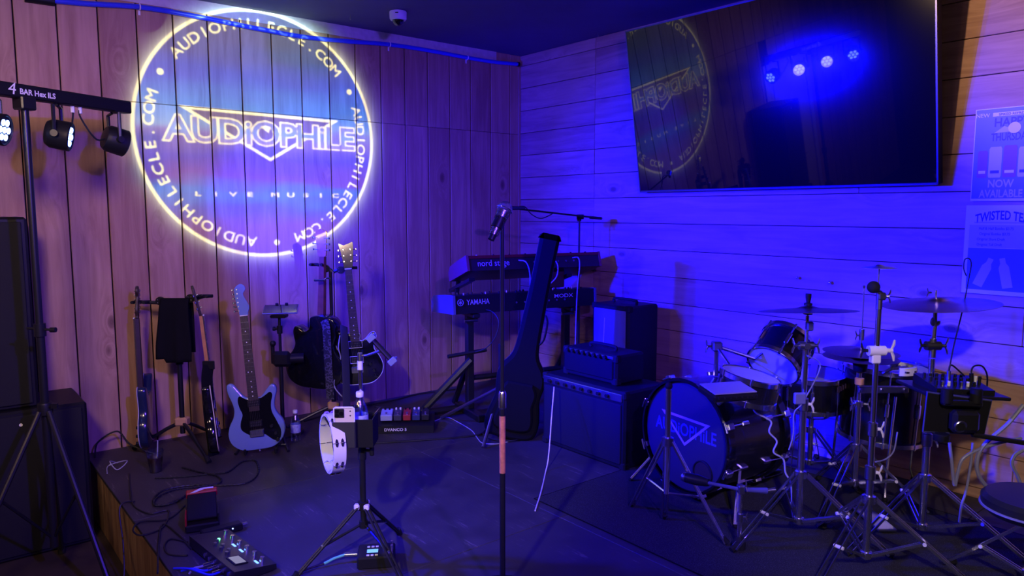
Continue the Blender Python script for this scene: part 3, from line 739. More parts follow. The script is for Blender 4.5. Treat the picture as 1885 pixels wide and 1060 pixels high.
def guitar(name, label, P, loc, rot, m_body, m_neck, th=.045, nut=.80, heel=.30, head='fender', pg=None, m_head_=None, hum=(.155, .275), bridge=.11, hw=m_chrome, binding=None, acoustic=False, cat='guitar'):
    t = thing(name, label, cat, loc, rot, None); y0 = -th/2
    body = MB().prism(P, [(y0, .009), (y0+.003, .003), (y0+.008, 0), (-y0-.008, 0), (-y0-.003, .003), (-y0, .009)]).build('body', m_body, t)
    if binding is not None:
        MB().tube([(x, y0+.003, z) for x, z in P], .0028, 6, closed=True).build('binding', binding, body)
    yf = y0-.010                                    # fretboard face
    n = MB(); w0, w1 = .029, .0215
    n.add([(-w0, yf+.006, heel-.05), (w0, yf+.006, heel-.05), (w1, yf+.006, nut), (-w1, yf+.006, nut), (-w0*.75, yf+.028, heel-.05), (w0*.75, yf+.028, heel-.05), (w1*.75, yf+.024, nut), (-w1*.75, yf+.024, nut)],
          [(0, 1, 2, 3), (4, 7, 6, 5), (0, 4, 5, 1), (1, 5, 6, 2), (2, 6, 7, 3), (3, 7, 4, 0)]); n.build('neck', m_neck, t)
    fb = MB(); z0 = heel-.07
    fb.add([(-w0, yf, z0), (w0, yf, z0), (w1, yf, nut), (-w1, yf, nut), (-w0, yf+.006, z0), (w0, yf+.006, z0), (w1, yf+.006, nut), (-w1, yf+.006, nut)],
           [(0, 1, 2, 3), (4, 7, 6, 5), (0, 4, 5, 1), (1, 5, 6, 2), (2, 6, 7, 3), (3, 7, 4, 0)]); fbo = fb.build('fretboard', m_rose, t)
    sc = nut-bridge; fr = MB(); inl = MB(); zp = nut
    for k in range(1, 23):
        z = nut-sc*(1-2**(-k/12))
        if z < z0+.004: break
        wd = w1+(w0-w1)*(nut-z)/(nut-z0); fr.box((0, yf-.0008, z), (wd*2, .0022, .0024))
        if k in (3, 5, 7, 9, 15, 17, 19, 21): inl.cyl((0, yf-.0006, (z+zp)/2), (0, yf+.001, (z+zp)/2), .0034, n=8)
        if k == 12:
            for x in (-.010, .010): inl.cyl((x, yf-.0006, (z+zp)/2), (x, yf+.001, (z+zp)/2), .0034, n=8)
        zp = z
    fr.build('frets', m_chrome, fbo, kind='stuff'); inl.build('inlays', m_white, fbo, kind='stuff')
    MB().box((0, yf-.001, nut+.002), (w1*2, .008, .005)).build('nut', m_white, t)
    if head == 'fender':
        HP = outline([(-.021, 0), (-.026, .03), (-.034, .06), (-.040, .11), (-.040, .155), (-.022, .178), (0, .185), (.018, .172), (.022, .15), (.008, .128), (.012, .105), (.026, .075), (.034, .045), (.024, .015), (.0215, 0)], 3); tun = [(-.036-.0, .028+.025*i, -1) for i in range(6)]
    elif head == 'prs':
        HP = outline([(-.0215, 0), (-.03, .03), (-.034, .06), (-.042, .11), (-.052, .165), (-.02, .150), (.03, .168), (.040, .16), (.038, .11), (.034, .06), (.03, .03), (.0215, 0)], 2); tun = [(sg*.04, .045+.038*i, sg) for sg in (-1, 1) for i in range(3)]
    else:
        HP = outline([(-.022, 0), (-.03, .02), (-.034, .07), (-.038, .14), (-.036, .165), (-.018, .172), (0, .18), (.018, .172), (.036, .165), (.038, .14), (.034, .07), (.03, .02), (.022, 0)], 3); tun = [(sg*.040, .045+.038*i, sg) for sg in (-1, 1) for i in range(3)]
    tl = Matrix.Translation((0, yf+.008, nut+.003)) @ Matrix.Rotation(math.radians(-8 if head != 'fender' else -2), 4, 'X')
    ho = MB().prism(HP, [(0, .001), (.002, 0), (.012, 0), (.014, .001)], tl).build('headstock', m_head_ or m_neck, t)
    for x, z, sg in tun:
        g = MB(); xi = x*.55 if head != 'fender' else -.024
        g.cyl((xi, -.012, z), (xi, .0, z), .004, n=8); g.cyl((xi, .014, z), (x+sg*.012, .014, z), .003, n=6); g.box((x+sg*.016, .013, z), (.010, .008, .014), b=.003)
        g.v = [tl @ p for p in g.v]; g.build('tuning_peg', hw, t)
    st_ = MB(); ys = yf-.004
    for i in range(6):
        k = (i-2.5)/2.5
        st_.tube([(k*.026, y0-.012, bridge), (k*.017, ys, nut+.003)], .0006, 4)
    st_.build('strings', m_chrome, t, kind='stuff')
    if not acoustic:
        if pg is not None: MB().prism(pg, [(y0-.0025, .001), (y0-.0005, 0), (y0+.001, 0)]).build('pickguard', m_gloss, t)
        for z in hum:
            p_ = MB().box((0, y0-.005, z), (.072, .012, .036), b=.002).build('pickup', m_blk, t)
            mm = MB()
            for r in (-.008, .008):
                for i in range(6): mm.cyl(((i-2.5)*.0098, y0-.013, z+r), ((i-2.5)*.0098, y0-.009, z+r), .0026, n=8)
            mm.build('pole_pieces', hw, p_, kind='stuff')
            if binding is not None: MB().tube([(-.042, y0-.004, z-.022), (.042, y0-.004, z-.022), (.042, y0-.004, z+.022), (-.042, y0-.004, z+.022)], .0025, 4, closed=True).build('pickup_ring', m_white, p_)
        bm_ = MB().box((0, y0-.007, bridge-.012), (.078, .014, .040), b=.003)
        for i in range(6): bm_.box(((i-2.5)*.0115, y0-.016, bridge-.004), (.009, .006, .022), b=.001)
        bm_.build('bridge', m_dchrome, t)
        for x, z in ((.085, .13), (.105, .085), (.112, .045)):
            MB().cyl((x, y0, z), (x, y0-.018, z), .011, .009, n=14).build('knob', m_blk, t)
    else:
        MB().box((0, y0-.005, bridge), (.15, .012, .03), b=.003).build('bridge', m_rose, t)
        MB().lathe([(.05, 0), (.05, .001), (.0001, .001)], 24, Matrix.Translation((0, y0-.0008, .295)) @ Matrix.Rotation(PI/2, 4, 'X')).build('sound_hole', m_dark, t)
    for x, z in ((0, -.004),): MB().cyl((0, 0, .004), (0, 0, -.012), .006, .008, n=10).build('strap_button', hw, t)
    return t
PGS = outline([(-.055, .10), (-.02, .085), (.035, .09), (.09, .045), (.125, .05), (.135, .10), (.115, .16), (.095, .215), (.096, .265), (.108, .31), (.095, .33), (.06, .31), (.032, .30), (-.032, .30), (-.075, .325), (-.088, .30), (-.082, .255), (-.07, .215), (-.085, .17), (-.085, .13)], 4)
# pale blue double-cut guitar resting on the stage in its low stand
def grot(yaw, roll, lean):      # yaw about up, roll in the face plane, lean back
    return RZ(yaw) @ RX(-lean) @ RY(roll)
bs = G(478, 826, ZS+.035)
guitar('electric_guitar', 'pale blue electric guitar with black pickguard leaning in a low stand', STRAT, bs, grot(11, -5.0, 6), m_blueg, m_maple, nut=.79, heel=.30, pg=PGS, m_head_=m_blueg, binding=None)
gs = thing('guitar_stand', 'low black guitar stand cradling the pale blue electric guitar', 'guitar stand', (bs.x, bs.y+.06, ZS), RZ(11))
mb = MB()
for sx in (-1, 1):
    mb = MB(); mb.tube([(sx*.02, .13, .30), (sx*.13, .0, .03), (sx*.15, -.05, .008)], .009, 8); mb.build('front_leg', m_blkm, gs)
    mb = MB(); mb.tube([(sx*.085, -.005, .062), (sx*.085, -.06, .020), (sx*.085, -.105, .022), (sx*.085, -.115, .05)], .008, 8); mb.build('cradle_arm', m_rub, gs)
MB().tube([(0, .13, .30), (0, .26, .008)], .009, 8).build('rear_leg', m_blkm, gs)
MB().tube([(-.13, -.0, .035), (.13, -.0, .035)], .007, 8).build('cross_bar', m_blkm, gs)

def hang_stand(label, base, zt, arms, hubz, feet, m_hub):
    t = thing('guitar_stand', label, 'guitar stand', base)
    MB().cyl((0, 0, .10), (0, 0, zt*.62), .015, n=14).build('lower_tube', m_blkm, t)
    MB().cyl((0, 0, zt*.58), (0, 0, zt), .011, n=12).build('upper_tube', m_blkm, t)
    MB().cyl((0, 0, zt*.575), (0, 0, zt*.63), .022, n=12).build('height_collar', m_blk, t)
    MB().box((0, 0, hubz), (.075, .055, .05), b=.008).build('leg_hub', m_hub, t)
    for fx, fy in feet:
        L = MB().tube([(0, 0, hubz), (fx*.35, fy*.35, hubz*.72), (fx, fy, .016)], [.011, .011, .009], 8).build('leg', m_blkm, t)
        MB().cyl((fx*.94, fy*.94, .03), (fx*1.04, fy*1.04, .008), .014, n=10).build('rubber_foot', m_rub, L)
    for a in arms:
        A = [Vector(p)-Vector(base) for p in a]; d = (A[-1]-A[-2]).normalized()
        y = MB().tube(A, .011, 8).build('yoke_arm', m_blkm, t)
        c = A[-1]; s_ = Vector((-d.y, d.x, 0)).normalized() if abs(d.x)+abs(d.y) > .01 else Vector((1, 0, 0))
        mb = MB(); F_ = Vector((0, -1, 0)); mb.tube([c+Vector((-.035, .01, 0)), c+Vector((-.035, -.055, .004))], .009, 8); mb.tube([c+Vector((.035, .01, 0)), c+Vector((.035, -.055, .004))], .009, 8); mb.tube([c+Vector((-.045, .01, 0)), c+Vector((.045, .01, 0))], .010, 8); mb.build('neck_cradle', m_rub, y)
        k = A[0]*.55+A[-1]*.45; MB().lathe([(.024, -.012), (.026, 0), (.024, .012)], 14, Matrix.Translation(k) @ Matrix.Rotation(PI/2, 4, 'X')).build('pivot_joint', m_blk, y)
        bb = MB()
        for q in ((-.009, -.009), (.009, -.009), (-.009, .009), (.009, .009)): bb.sphere(k+Vector((q[0], -.0135, q[1])), .0035, 8)
        bb.build('pivot_bolts', m_chrome, y, kind='stuff')
    return t
m_hubw = mat('tan plastic hub', (.55, .33, .14), .5, noise=.1)
YS = 4.30
bp = D(332, 700, YS); base = Vector((bp.x, bp.y, ZS))
a_l = [D(322, 552, YS), D(292, 557, YS), D(262, 556, YS-.02)]; a_r = [D(330, 552, YS), D(353, 552, YS), D(376, 545, YS-.02)]
f1 = G(383, 852)-base
hang_stand('double hanging guitar stand with a tan hub under the black towel', base, a_l[0].z-ZS, [a_l, a_r], D(335, 775, YS).z-ZS, [(f1.x, f1.y), (-.28, -.02), (.12, .22)], m_hubw)
# two guitars hanging on it, seen from the edge
m_navy = mat('dark blue lacquer', (.012, .02, .06), .2, coat=.6, noise=.2, nscale=8)
gb = D(272, 812, YS-.06); gb.z = D(272, 818, YS-.06).z
guitar('electric_guitar', 'dark blue electric guitar hung edge-on left of the black towel', STRAT, gb, grot(-72, 0, 0), m_navy, m_rose, nut=.76, heel=.30, th=.05, pg=PGS, cat='guitar', binding=m_pgrey)
gb = D(396, 826, YS-.06)
guitar('electric_guitar', 'black electric guitar with brown neck hung edge-on right of the black towel', STRAT, gb, RY(-5.2) @ grot(112, 0, 0), m_gloss, m_maple, nut=.80, heel=.30, th=.05, head='acoustic', m_head_=m_rose, binding=m_pyel)
sp = thing('guitar_strap', 'wide black strap hanging from the guitar right of the towel', 'strap', D(388, 700, YS-.13))
pts = [D(384, 672, YS-.10), D(381, 700, YS-.13), D(385, 760, YS-.14), D(392, 815, YS-.13), D(394, 838, YS-.12)]
mb = MB(); cm = catmull(pts, 6); mb.tube(cm, .034, 10, flat=.10); mb.build('webbing', m_cloth, sp, True)
mb = MB(); mb.box((0, 0, 0), (.07, .014, .05), Matrix.Translation(pts[0]), b=.004); mb.build('strap_end', m_blk, sp, True)
# black towel folded over the stand
YT = YS-.05
top = [D(x, y, YT) for x, y in ((294, 555), (310, 554), (325, 552), (340, 552), (347, 551))]
def drape(name, label, xs_top, y_top, xs_bot, y_bot, Y, back, m, amp=.006, cat='towel'):
    n, r = 15, 15; V = []; Fc = []; rows_ = []
    for j in range(r+1):
        k = j/r; row = []
        for i in range(n+1):
            u = i/n; xt = xs_top[0]+(xs_top[1]-xs_top[0])*u; xb = xs_bot[0]+(xs_bot[1]-xs_bot[0])*u
            px = xt+(xb-xt)*k+1.2*math.sin(k*7+u*3)*k; py = y_top+(y_bot(u)-y_top)*k
            p = D(px, py, Y); p.y += -amp*k*(1+math.sin(u*11+1)+.5*math.sin(u*23))-.012*math.sin(min(1, k*6)*PI/2); row.append(p)
        rows_.append(row)
    over = []
    for dy, dz in ((.0, .004), (.02, .008), (.045, .004), (.06, -.03), (.062, -.12), (.064, -back)):
        over.append([p+Vector((0, dy, dz)) for p in rows_[0]])
    allr = over[::-1]+rows_
    for row in allr: V += row
    m_ = n+1
    for j in range(len(allr)-1):
        for i in range(n): Fc.append((j*m_+i, j*m_+i+1, (j+1)*m_+i+1, (j+1)*m_+i))
    loc = rows_[-1][n//2]
    o = MB().add(V, Fc).build(name, m, None, label=label, cat=cat, loc=loc)
    s = o.modifiers.new('thickness', 'SOLIDIFY'); s.thickness = .006; s.offset = 0; return o
drape('towel', 'black towel draped over the middle of the double guitar stand', (295, 347), 552.5, (290, 355), lambda u: 660 if u < .24 else 667-(u-.24)*3, YS-.04, .32, m_cloth)

# second double stand with acoustic and black electric
YG = 4.78
bp = D(614, 720, YG); base = Vector((bp.x, bp.y, ZS))
a_l = [D(612, 500, YG), D(600, 490, YG), D(585, 487, YG-.03)]; a_r = [D(614, 500, YG), D(630, 494, YG), D(644, 493, YG-.03)]
hang_stand('double hanging guitar stand between the acoustic and the black electric guitar', base, a_l[0].z-ZS+.01, [a_l, a_r], D(612, 745, YG).z-ZS, [(-.30, -.12), (.26, -.16), (.02, .22)], m_hubw)
gb = D(583, 712, YG-.085)
guitar('acoustic_guitar', 'black cutaway acoustic guitar hung with its brown neck back showing', ACO, gb, RY(2.6) @ RZ(168), m_gloss, m_mahog, th=.10, nut=.85, heel=.46, head='acoustic', m_head_=m_maple, bridge=.14, acoustic=True)
cp = thing('capo', 'silver capo clamped on the acoustic guitar neck', 'capo', D(588, 515, YG-.12))
mb = MB(); mb.box((0, 0, 0), (.075, .012, .010), b=.003); mb.tube([(.03, 0, 0), (.05, -.01, .012), (.07, -.01, .010)], .005, 6); mb.build('bar', m_chrome, cp); MB().box((0, -.012, -.004), (.06, .012, .008), b=.002).build('pad', m_rub, cp)
sp = thing('guitar_strap', 'patterned dark strap hanging down the back of the acoustic guitar', 'strap', D(605, 640, YG-.22))
N = NT('patterned strap'); b_ = N.n('BsdfPrincipled', i_Roughness=.9); N.l(b_.outputs[0], N.out.inputs[0]); tc_ = N.n('TexCoord'); vo = N.n('TexVoronoi', i_Scale=42.); N.l(tc_.outputs['Object'], vo.inputs['Vector'])
N.l(N.ramp(vo.outputs['Distance'], [(.3, (.015, .015, .02)), (.45, (.10, .09, .10)), (.6, (.012, .012, .015))]), b_.inputs['Base Color']); m_strap = N.m
pts = [D(592, 585, YG-.12), D(600, 600, YG-.17), D(603, 650, YG-.17), D(606, 700, YG-.16), D(608, 735, YG-.15)]
MB().tube(catmull(pts, 6), .026, 10, flat=.10).build('webbing', m_strap, sp, True)
gb = D(662, 706, YG-.08)
guitar('electric_guitar', 'black single-cut electric guitar with pale pickup rings hung facing the stage', LP, gb, RY(-4.0) @ grot(6, 0, 0), m_gloss, m_rose, th=.05, nut=.755, heel=.33, head='prs', m_head_=m_gloss, binding=m_pgrey, hum=(.165, .265))
sp = thing('guitar_strap', 'plain navy strap hanging in front of the black single-cut guitar', 'strap', D(637, 700, YG-.2))
m_navyc = mat('navy webbing', (.03, .03, .06), .8, bump=.4)
pts = [D(633, 600, YG-.12), D(634, 625, YG-.17), D(637, 690, YG-.19), D(638, 740, YG-.2), D(639, 775, YG-.2)]
MB().tube(catmull(pts, 6), .030, 10, flat=.10).build('webbing', m_navyc, sp, True)
MB().tube(catmull([D(626, 617, YG-.15), D(623, 640, YG-.16), D(627, 660, YG-.15), D(618, 690, YG-.16), D(616, 712, YG-.16), D(630, 730, YG-.15)], 8), .004, 6).build('guitar_lead', m_gcable, None, label='pale guitar lead looping from the black single-cut guitar', cat='cable')
# tablet on a mic-type stand
YB = 4.62
bp = D(518, 700, YB); base = Vector((bp.x, bp.y, ZS)); zt = D(515, 585, YB).z-ZS
ts = thing('tablet_stand', 'black stand carrying a tilted tablet behind the pale blue guitar', 'stand', base)
MB().cyl((0, 0, .02), (0, 0, zt*.62), .013, n=12).build('lower_tube', m_blkm, ts); MB().cyl((0, 0, zt*.6), (0, 0, zt), .009, n=12).build('upper_tube', m_blkm, ts)
MB().lathe([(.13, 0), (.13, .012), (.05, .025), (.014, .03)], 28).build('round_base', m_blkm, ts)
mb = MB(); mb.cyl((0, 0, zt-.10), (0, 0, zt-.05), .017); mb.cyl((-.03, 0, zt-.07), (0, 0, zt-.07), .008); mb.cyl((-.042, 0, zt-.07), (-.03, 0, zt-.07), .014); mb.build('clamp_knob', m_blk, ts)
MB().box((.0, 0, zt+.012), (.10, .07, .02), b=.006).build('tablet_mount', m_blk, ts)
cl = D(520, 660, YB)-base
mb = MB(); mb.cyl(cl+Vector((-.06, 0, -.03)), cl+Vector((-.06, 0, .10)), .012); mb.box(cl+Vector((.0, -.01, 0)), (.12, .05, .10), b=.02); mb.sphere(cl+Vector((-.055, -.01, .10)), .02); mb.cyl(cl+Vector((.05, 0, .0)), cl+Vector((.13, .02, .0)), .032, n=16); mb.build('side_bracket', m_blk, ts)
tp = D(517, 571, YB)
tb_ = thing('tablet', 'thin tablet lying tilted on top of the black stand', 'tablet', tp, RZ(12) @ RX(14))
MB().box((0, 0, .006), (.215, .15, .008), b=.003).build('casing', m_dchrome, tb_); MB().box((0, 0, .0105), (.205, .14, .002)).build('glass', m_screen, tb_)
for x in (-.03, .03): MB().box((x, .075, .008), (.02, .012, .026), b=.003).build('mount_clip', m_blk, tb_)

# ================================================================== MIDDLE OF THE STAGE
# ---- accessory tripod with cup holder, tambourine hook and phone clamp
YA = 2.86
bp = D(668, 900, YA); base = Vector((bp.x, bp.y, ZS)); L = lambda px, py, dy=0: D(px, py, YA+dy)-base
ts = thing('accessory_stand', 'black tripod stand with holder and phone clamp in the stage middle', 'stand', base)
z1 = L(670, 775).z; z0 = L(670, 965).z; zt = L(668, 655).z; hz = L(670, 930).z
MB().cyl((0, 0, z0), (0, 0, z1+.02), .0125, n=14).build('lower_tube', m_blkm, ts)
MB().cyl((0, 0, z1), (0, 0, zt), .008, n=14).build('upper_tube', m_chrome, ts)
mb = MB(); mb.cyl((0, 0, L(670, 845).z), (0, 0, L(670, 810).z), .0165); mb.cyl((0, 0, L(670, 828).z), (.035, -.01, L(670, 828).z), .006); mb.box((.042, -.012, L(670, 828).z), (.018, .012, .04), b=.004); mb.build('height_clamp', m_blk, ts)
MB().cyl((0, 0, zt-.055), (0, 0, zt-.02), .011, n=12).build('top_collar', m_white, ts)
MB().cyl((0, 0, hz-.016), (0, 0, hz+.018), .022).build('leg_collar', m_blk, ts); MB().cyl((0, 0, z0-.012), (0, 0, z0+.016), .018).build('brace_collar', m_blk, ts)
for fx, fy in ((-.24, -.14), (.20, -.22), (.10, .26)):
    d = Vector((fx, fy, 0)).normalized(); s_ = Vector((-d.y, d.x, 0))
    mb = MB()
    for sg in (-1, 1): mb.tube([d*.022+s_*.008*sg+ZV*hz, Vector((fx, fy, .012))+s_*.008*sg], .0055, 6)
    lg = mb.build('leg', m_blkm, ts); MB().cyl((fx*.97, fy*.97, .03), (fx*1.03, fy*1.03, .0), .013, n=10).build('rubber_foot', m_rub, lg)
    md = (d*.022+ZV*hz)*.42+Vector((fx, fy, .012))*.58
    MB().tube([d*.018+ZV*z0, md], .006, 6).build('brace', m_blkm, ts); MB().sphere(md, .008, 8).build('rivet', m_chrome, ts)
    MB().box(d*.026+ZV*hz, (.022, .022, .022), b=.004).build('leg_joint', m_white, ts)
# phone clamp on top
a, b_ = L(683, 622, -.04), L(722, 664, -.04); dd = (b_-a).normalized(); up = Vector((dd.z, 0, -dd.x)); up = up if up.z > 0 else -up
mb = MB(); mb.tube([a, b_], .011, 8, flat=.6); mb.build('clamp_rail', m_blk, ts)
for p in (a, b_):
    mb = MB(); M = frame(dd, Vector((0, 1, 0)), dd.cross(Vector((0, 1, 0))), p); mb.box((0, -.016, .008), (.010, .044, .034), M, b=.003); mb.box((.0, -.036, .008), (.024, .005, .034), M, b=.002); mb.build('clamp_jaw', mat('blue-lit plastic', (.16, .18, .42), .35), ts)  # blue cast of the stage light is put into the jaw colour
mb = MB(); mb.cyl((0, 0, zt-.02), (0, 0, zt+.012), .010); mb.tube([(0, 0, zt), (.03, -.01, zt+.004), (a+b_)/2-up*.008], .005, 8); mb.sphere((a+b_)/2-up*.004+Vector((0, .012, 0)), .014, 12); mb.build('ball_joint', m_dchrome, ts)
# open box holder on the pole, phone box in front of it
c = L(660, 790, -.02)
mb = MB(); wz = .11
for cx, cy, dx, dy in ((0, -.055, .115, .004), (0, .055, .115, .004), (-.055, 0, .004, .11), (.055, 0, .004, .11)): mb.box((c.x+cx+.01, c.y+cy, c.z), (dx, dy, wz))
mb.box((c.x+.01, c.y, c.z-wz/2), (.115, .11, .004)); mb.build('cup_holder', m_blk, ts)
mb = MB(); mb.tube([L(625, 810), L(600, 770), L(602, 762)], .006, 6); mb.build('tambourine_hook', m_dchrome, ts)
MB().tube([(c.x+.06, c.y+.02, c.z+.055), (c.x+.085, c.y+.02, c.z+.085), (c.x+.06, c.y+.02, c.z+.085)], .002, 5).build('wire_hook', m_chrome, ts)
cw = c+base
# water bottle in the holder
m_clr = clear('bottle plastic', (.82, .86, 1), .10, .08); m_water = clear('water', (.80, .86, 1), .04, .02); m_lab = mat('bottle label', (.35, .38, .55), .5, noise=.3, nscale=60)
def bottle(label, p, h, r, rz=0):
    t = thing('water_bottle', label, 'bottle', p)
    MB().lathe([(r*.8, 0), (r, .008), (r*.97, h*.3), (r, h*.34), (r, h*.58), (r*.9, h*.68), (r*.6, h*.80), (r*.40, h*.86), (r*.40, h*.92)], 22, capt=False).build('bottle_body', m_clr, t)
    MB().lathe([(r*1.004, h*.30), (r*1.012, h*.31), (r*1.012, h*.55), (r*1.004, h*.56)], 22, capb=False, capt=False).build('wrap_label', m_lab, t)
    MB().lathe([(r*.46, h*.90), (r*.48, h*.905), (r*.48, h*.985), (r*.42, h)], 16).build('cap', m_white, t); return t
bp2 = cw+Vector((.008, .0, -.052)); bottle('clear water bottle standing in the holder of the tripod stand', bp2, .205, .032)
# phone in a black box in front
ph = D(634, 790, YA-.09)
hb = thing('phone_box', 'open black box holding the phone on the tripod stand', 'box', ph-ZV*.07, RZ(0))
mb = MB(); hw_, hh = .086, .102
mb.box((0, -.014, hh/2), (hw_, .004, hh), b=.0015); mb.box((0, .022, hh/2), (hw_, .004, hh), b=.0015); mb.box((-hw_/2, .004, hh/2), (.004, .036, hh), b=.0015); mb.box((hw_/2, .004, hh/2), (.004, .036, hh), b=.0015); mb.box((0, .004, .002), (hw_, .036, .004)); mb.build('box_shell', mat('charcoal plastic', (.03, .03, .032), .45), hb)
pt = thing('phone', 'pale phone with three-lens camera standing in the black box', 'phone', ph-ZV*.064)
MB().box((0, .004, .074), (.0776, .009, .150), b=.004).build('phone_body', mat('pale gold phone', (.72, .63, .50), .3), pt)
cbm = MB().box((-.018, -.0025, .128), (.038, .004, .036), b=.006).build('camera_island', m_blk, pt)
for x, z in ((-.026, .137), (-.026, .119), (-.009, .128)): MB().cyl((x, -.0045, z), (x, -.008, z), .0078, n=16).build('lens', m_gloss, cbm)
mb = MB().tube([(-.039, .0, .02), (-.039, .0, .146), (-.033, .0, .1505), (.033, .0, .1505), (.039, .0, .146), (.039, .0, .02)], .0035, 6).build('clear_case', m_white, pt)
for x, z in ((.024, .136), (.024, .118)): MB().cyl((x, -.0008, z), (x, .0, z), .003, n=10).build('flash', m_blk, pt)
# tambourine hung on the stand, seen from its rim
tm = thing('tambourine', 'white tambourine hanging on the tripod stand by the phone', 'tambourine', D(612, 815, YA-.03), RZ(-62) @ RY(0))
n = 44; R_ = .118; W_ = .048; V = []; Fc = []
slots = []
for i in range(n):
    a_ = 2*PI*i/n
    for r, y in ((R_, -W_/2), (R_, W_/2), (R_-.009, W_/2), (R_-.009, -W_/2)): V.append((r*math.cos(a_), y, r*math.sin(a_)))
for i in range(n):
    j = (i+1) % n
    Fc += [(i*4+k, j*4+k, j*4+(k+1) % 4, i*4+(k+1) % 4) for k in range(4)]
MB().add(V, Fc).build('frame', m_white, tm)
for k in range(8):
    a_ = 2*PI*(k+.35)/8
    for y in (-.011, .011):
        c_ = Vector(((R_-.004)*math.cos(a_), y, (R_-.004)*math.sin(a_))); u_ = Vector((-math.sin(a_), 0, math.cos(a_)))
        rd = Vector((math.cos(a_), 0, math.sin(a_)))
        MB().add([c_+rd*dr+u_*(.016*math.cos(t_))+Vector((0, .006*math.sin(t_), 0)) for dr in (.0045, .006) for t_ in [2*PI*q/12 for q in range(12)]], [tuple(range(12, 24)), tuple(range(12))[::-1]]+[(q, (q+1) % 12, 12+(q+1) % 12, 12+q) for q in range(12)]).build('jingle_slot', m_blk, tm)
        MB().cyl(c_-u_*.0012+Vector((0, y*.15, 0)), c_+u_*.0012+Vector((0, y*.15, 0)), .0125, n=14).build('jingle', m_chrome, tm)
MB().box((.0, 0, -.0), (.0, .0, .0)) if False else None

# ---- straight mic stand with rhinestone microphone
YM = 2.6
bp = D(925, 900, YM); base = Vector((bp.x, bp.y, ZS)); L = lambda px, py, dy=0: D(px, py, YM+dy)-base
ms = thing('microphone_stand', 'straight black microphone stand with round base in the middle of the stage', 'microphone stand', base)
zj = L(925, 735).z; zt = L(927, 415).z
MB().lathe([(.135, 0), (.137, .012), (.12, .022), (.03, .034), (.012, .045)], 36).build('round_base', m_blkm, ms)
MB().cyl((0, 0, .03), (0, 0, zj), .0105, n=16).build('lower_tube', m_blkm, ms)
MB().cyl((0, 0, zj-.02), (0, 0, zt), .0078, n=14).build('upper_tube', m_blkm, ms)
MB().lathe([(.0105, zj-.035), (.0145, zj-.03), (.0145, zj+.022), (.011, zj+.03), (.0078, zj+.032)], 18).build('clutch', m_chrome, ms)
stz = L(922, 870).z; sty = L(922, 765).z
MB().lathe([(.0112, stz), (.0113, sty)], 16, capb=False, capt=False).build('orange_sticker', mat('orange sticker', (.62, .22, .09), .5, noise=.3, nscale=40), ms)
v, f = TXT('PREMIUM SOUND'); 
mc0, mc1 = L(930, 383, -.02), L(908, 432, -.05)
md = (mc0-mc1).normalized()
mb = MB(); k = mc0*.45+mc1*.55; mb.tube([(0, 0, zt-.03), (0, 0, zt+.01), k+Vector((.012, .02, -.01))], .008, 8); mb.tube([k-md*.02, k+md*.02], .021, 12); mb.build('mic_clip', m_blk, ms)
mt = thing('microphone', 'rhinestone covered vocal microphone in the straight stand clip', 'microphone', base+mc1)
zM = md; xM = zM.orthogonal().normalized(); yM = zM.cross(xM); MM = frame(xM, yM, zM, base+mc1); ln = (mc0-mc1).length
MB().lathe([(.012, -.02), (.0125, 0), (.0135, .01)], 18, MM).build('connector_end', m_blk, mt, True)
hd_ = MB().lathe([(.0145, .0), (.0165, ln*.3), (.0225, ln*.82), (.0235, ln*.9)], 26, MM).build('handle', m_dchrome, mt, True)
mb = MB(); 
for j in range(20):
    zz = ln*(.02+.9*j/20); r = .0145+(.0235-.0145)*(zz/(ln*.9)); nn_ = int(2*PI*r/.0048)
    for i in range(nn_):
        a_ = 2*PI*(i+.5*(j % 2))/nn_; p = Vector((r*math.cos(a_), r*math.sin(a_), zz)); o_ = Vector((math.cos(a_), math.sin(a_), 0)); t_ = Vector((-math.sin(a_), math.cos(a_), 0)); s_ = .0021
        tw = random.uniform(-.5, .5)
        mb.add([p+t_*s_, p+ZV*s_, p-t_*s_, p-ZV*s_, p+o_*.0022+t_*tw*.002], [(0, 1, 4), (1, 2, 4), (2, 3, 4), (3, 0, 4)], MM)
rh = mb.build('rhinestones', mat('rhinestone', (.85, .82, .85), .08, metal=1), hd_, True, kind='stuff')
MB().lathe([(.0235, ln*.88), (.027, ln*.92), (.0275, ln*.96), (.025, ln*1.06), (.019, ln*1.16), (.008, ln*1.22), (.001, ln*1.225)], 26, MM).build('grille_ball', mat('mic grille', (.25, .25, .28), .35, metal=.9, bump=1, bscale=900), mt, True)
MB().torus(base+mc1+zM*ln*.95, zM, .0278, .002, n=28, m=6).build('grille_band', m_chrome, mt, True)

# ---- pedalboard in front of the plank wall
pb0, pb1 = G(686, 797), G(797, 797); c = (pb0+pb1)/2; wd = (pb1-pb0).length
pbd = thing('pedalboard', 'black guitar pedalboard with effect pedals on the stage by the wall', 'pedalboard', (c.x, c.y+.06, ZS), RZ(4))
MB().add([(sx*wd/2, y, z) for sx in (-1, 1) for y, z in ((-.07, 0), (.14, 0), (.14, .085), (-.07, .05))], [(0, 1, 2, 3), (4, 7, 6, 5), (0, 4, 5, 1), (1, 5, 6, 2), (2, 6, 7, 3), (3, 7, 4, 0)]).build('board_frame', m_blk, pbd)
MB().text('DVANCO 5', (-.05, -.0715, .018), (1, 0, 0), (0, 0, 1), .018, off=.02, xs=1.1).build('lettering', m_white, pbd)
cols = [('pale blue pedal', (.35, .38, .60)), ('dark pedal', (.05, .05, .07)), ('red pedal', (.35, .03, .03)), ('navy pedal', (.03, .04, .12)), ('black pedal', (.02, .02, .02)), ('grey treadle', (.08, .08, .08))]
MPb = Matrix.Translation((0, 0, .068)) @ Matrix.Rotation(math.atan2(.035, .21), 4, 'X')
x = -wd/2+.045
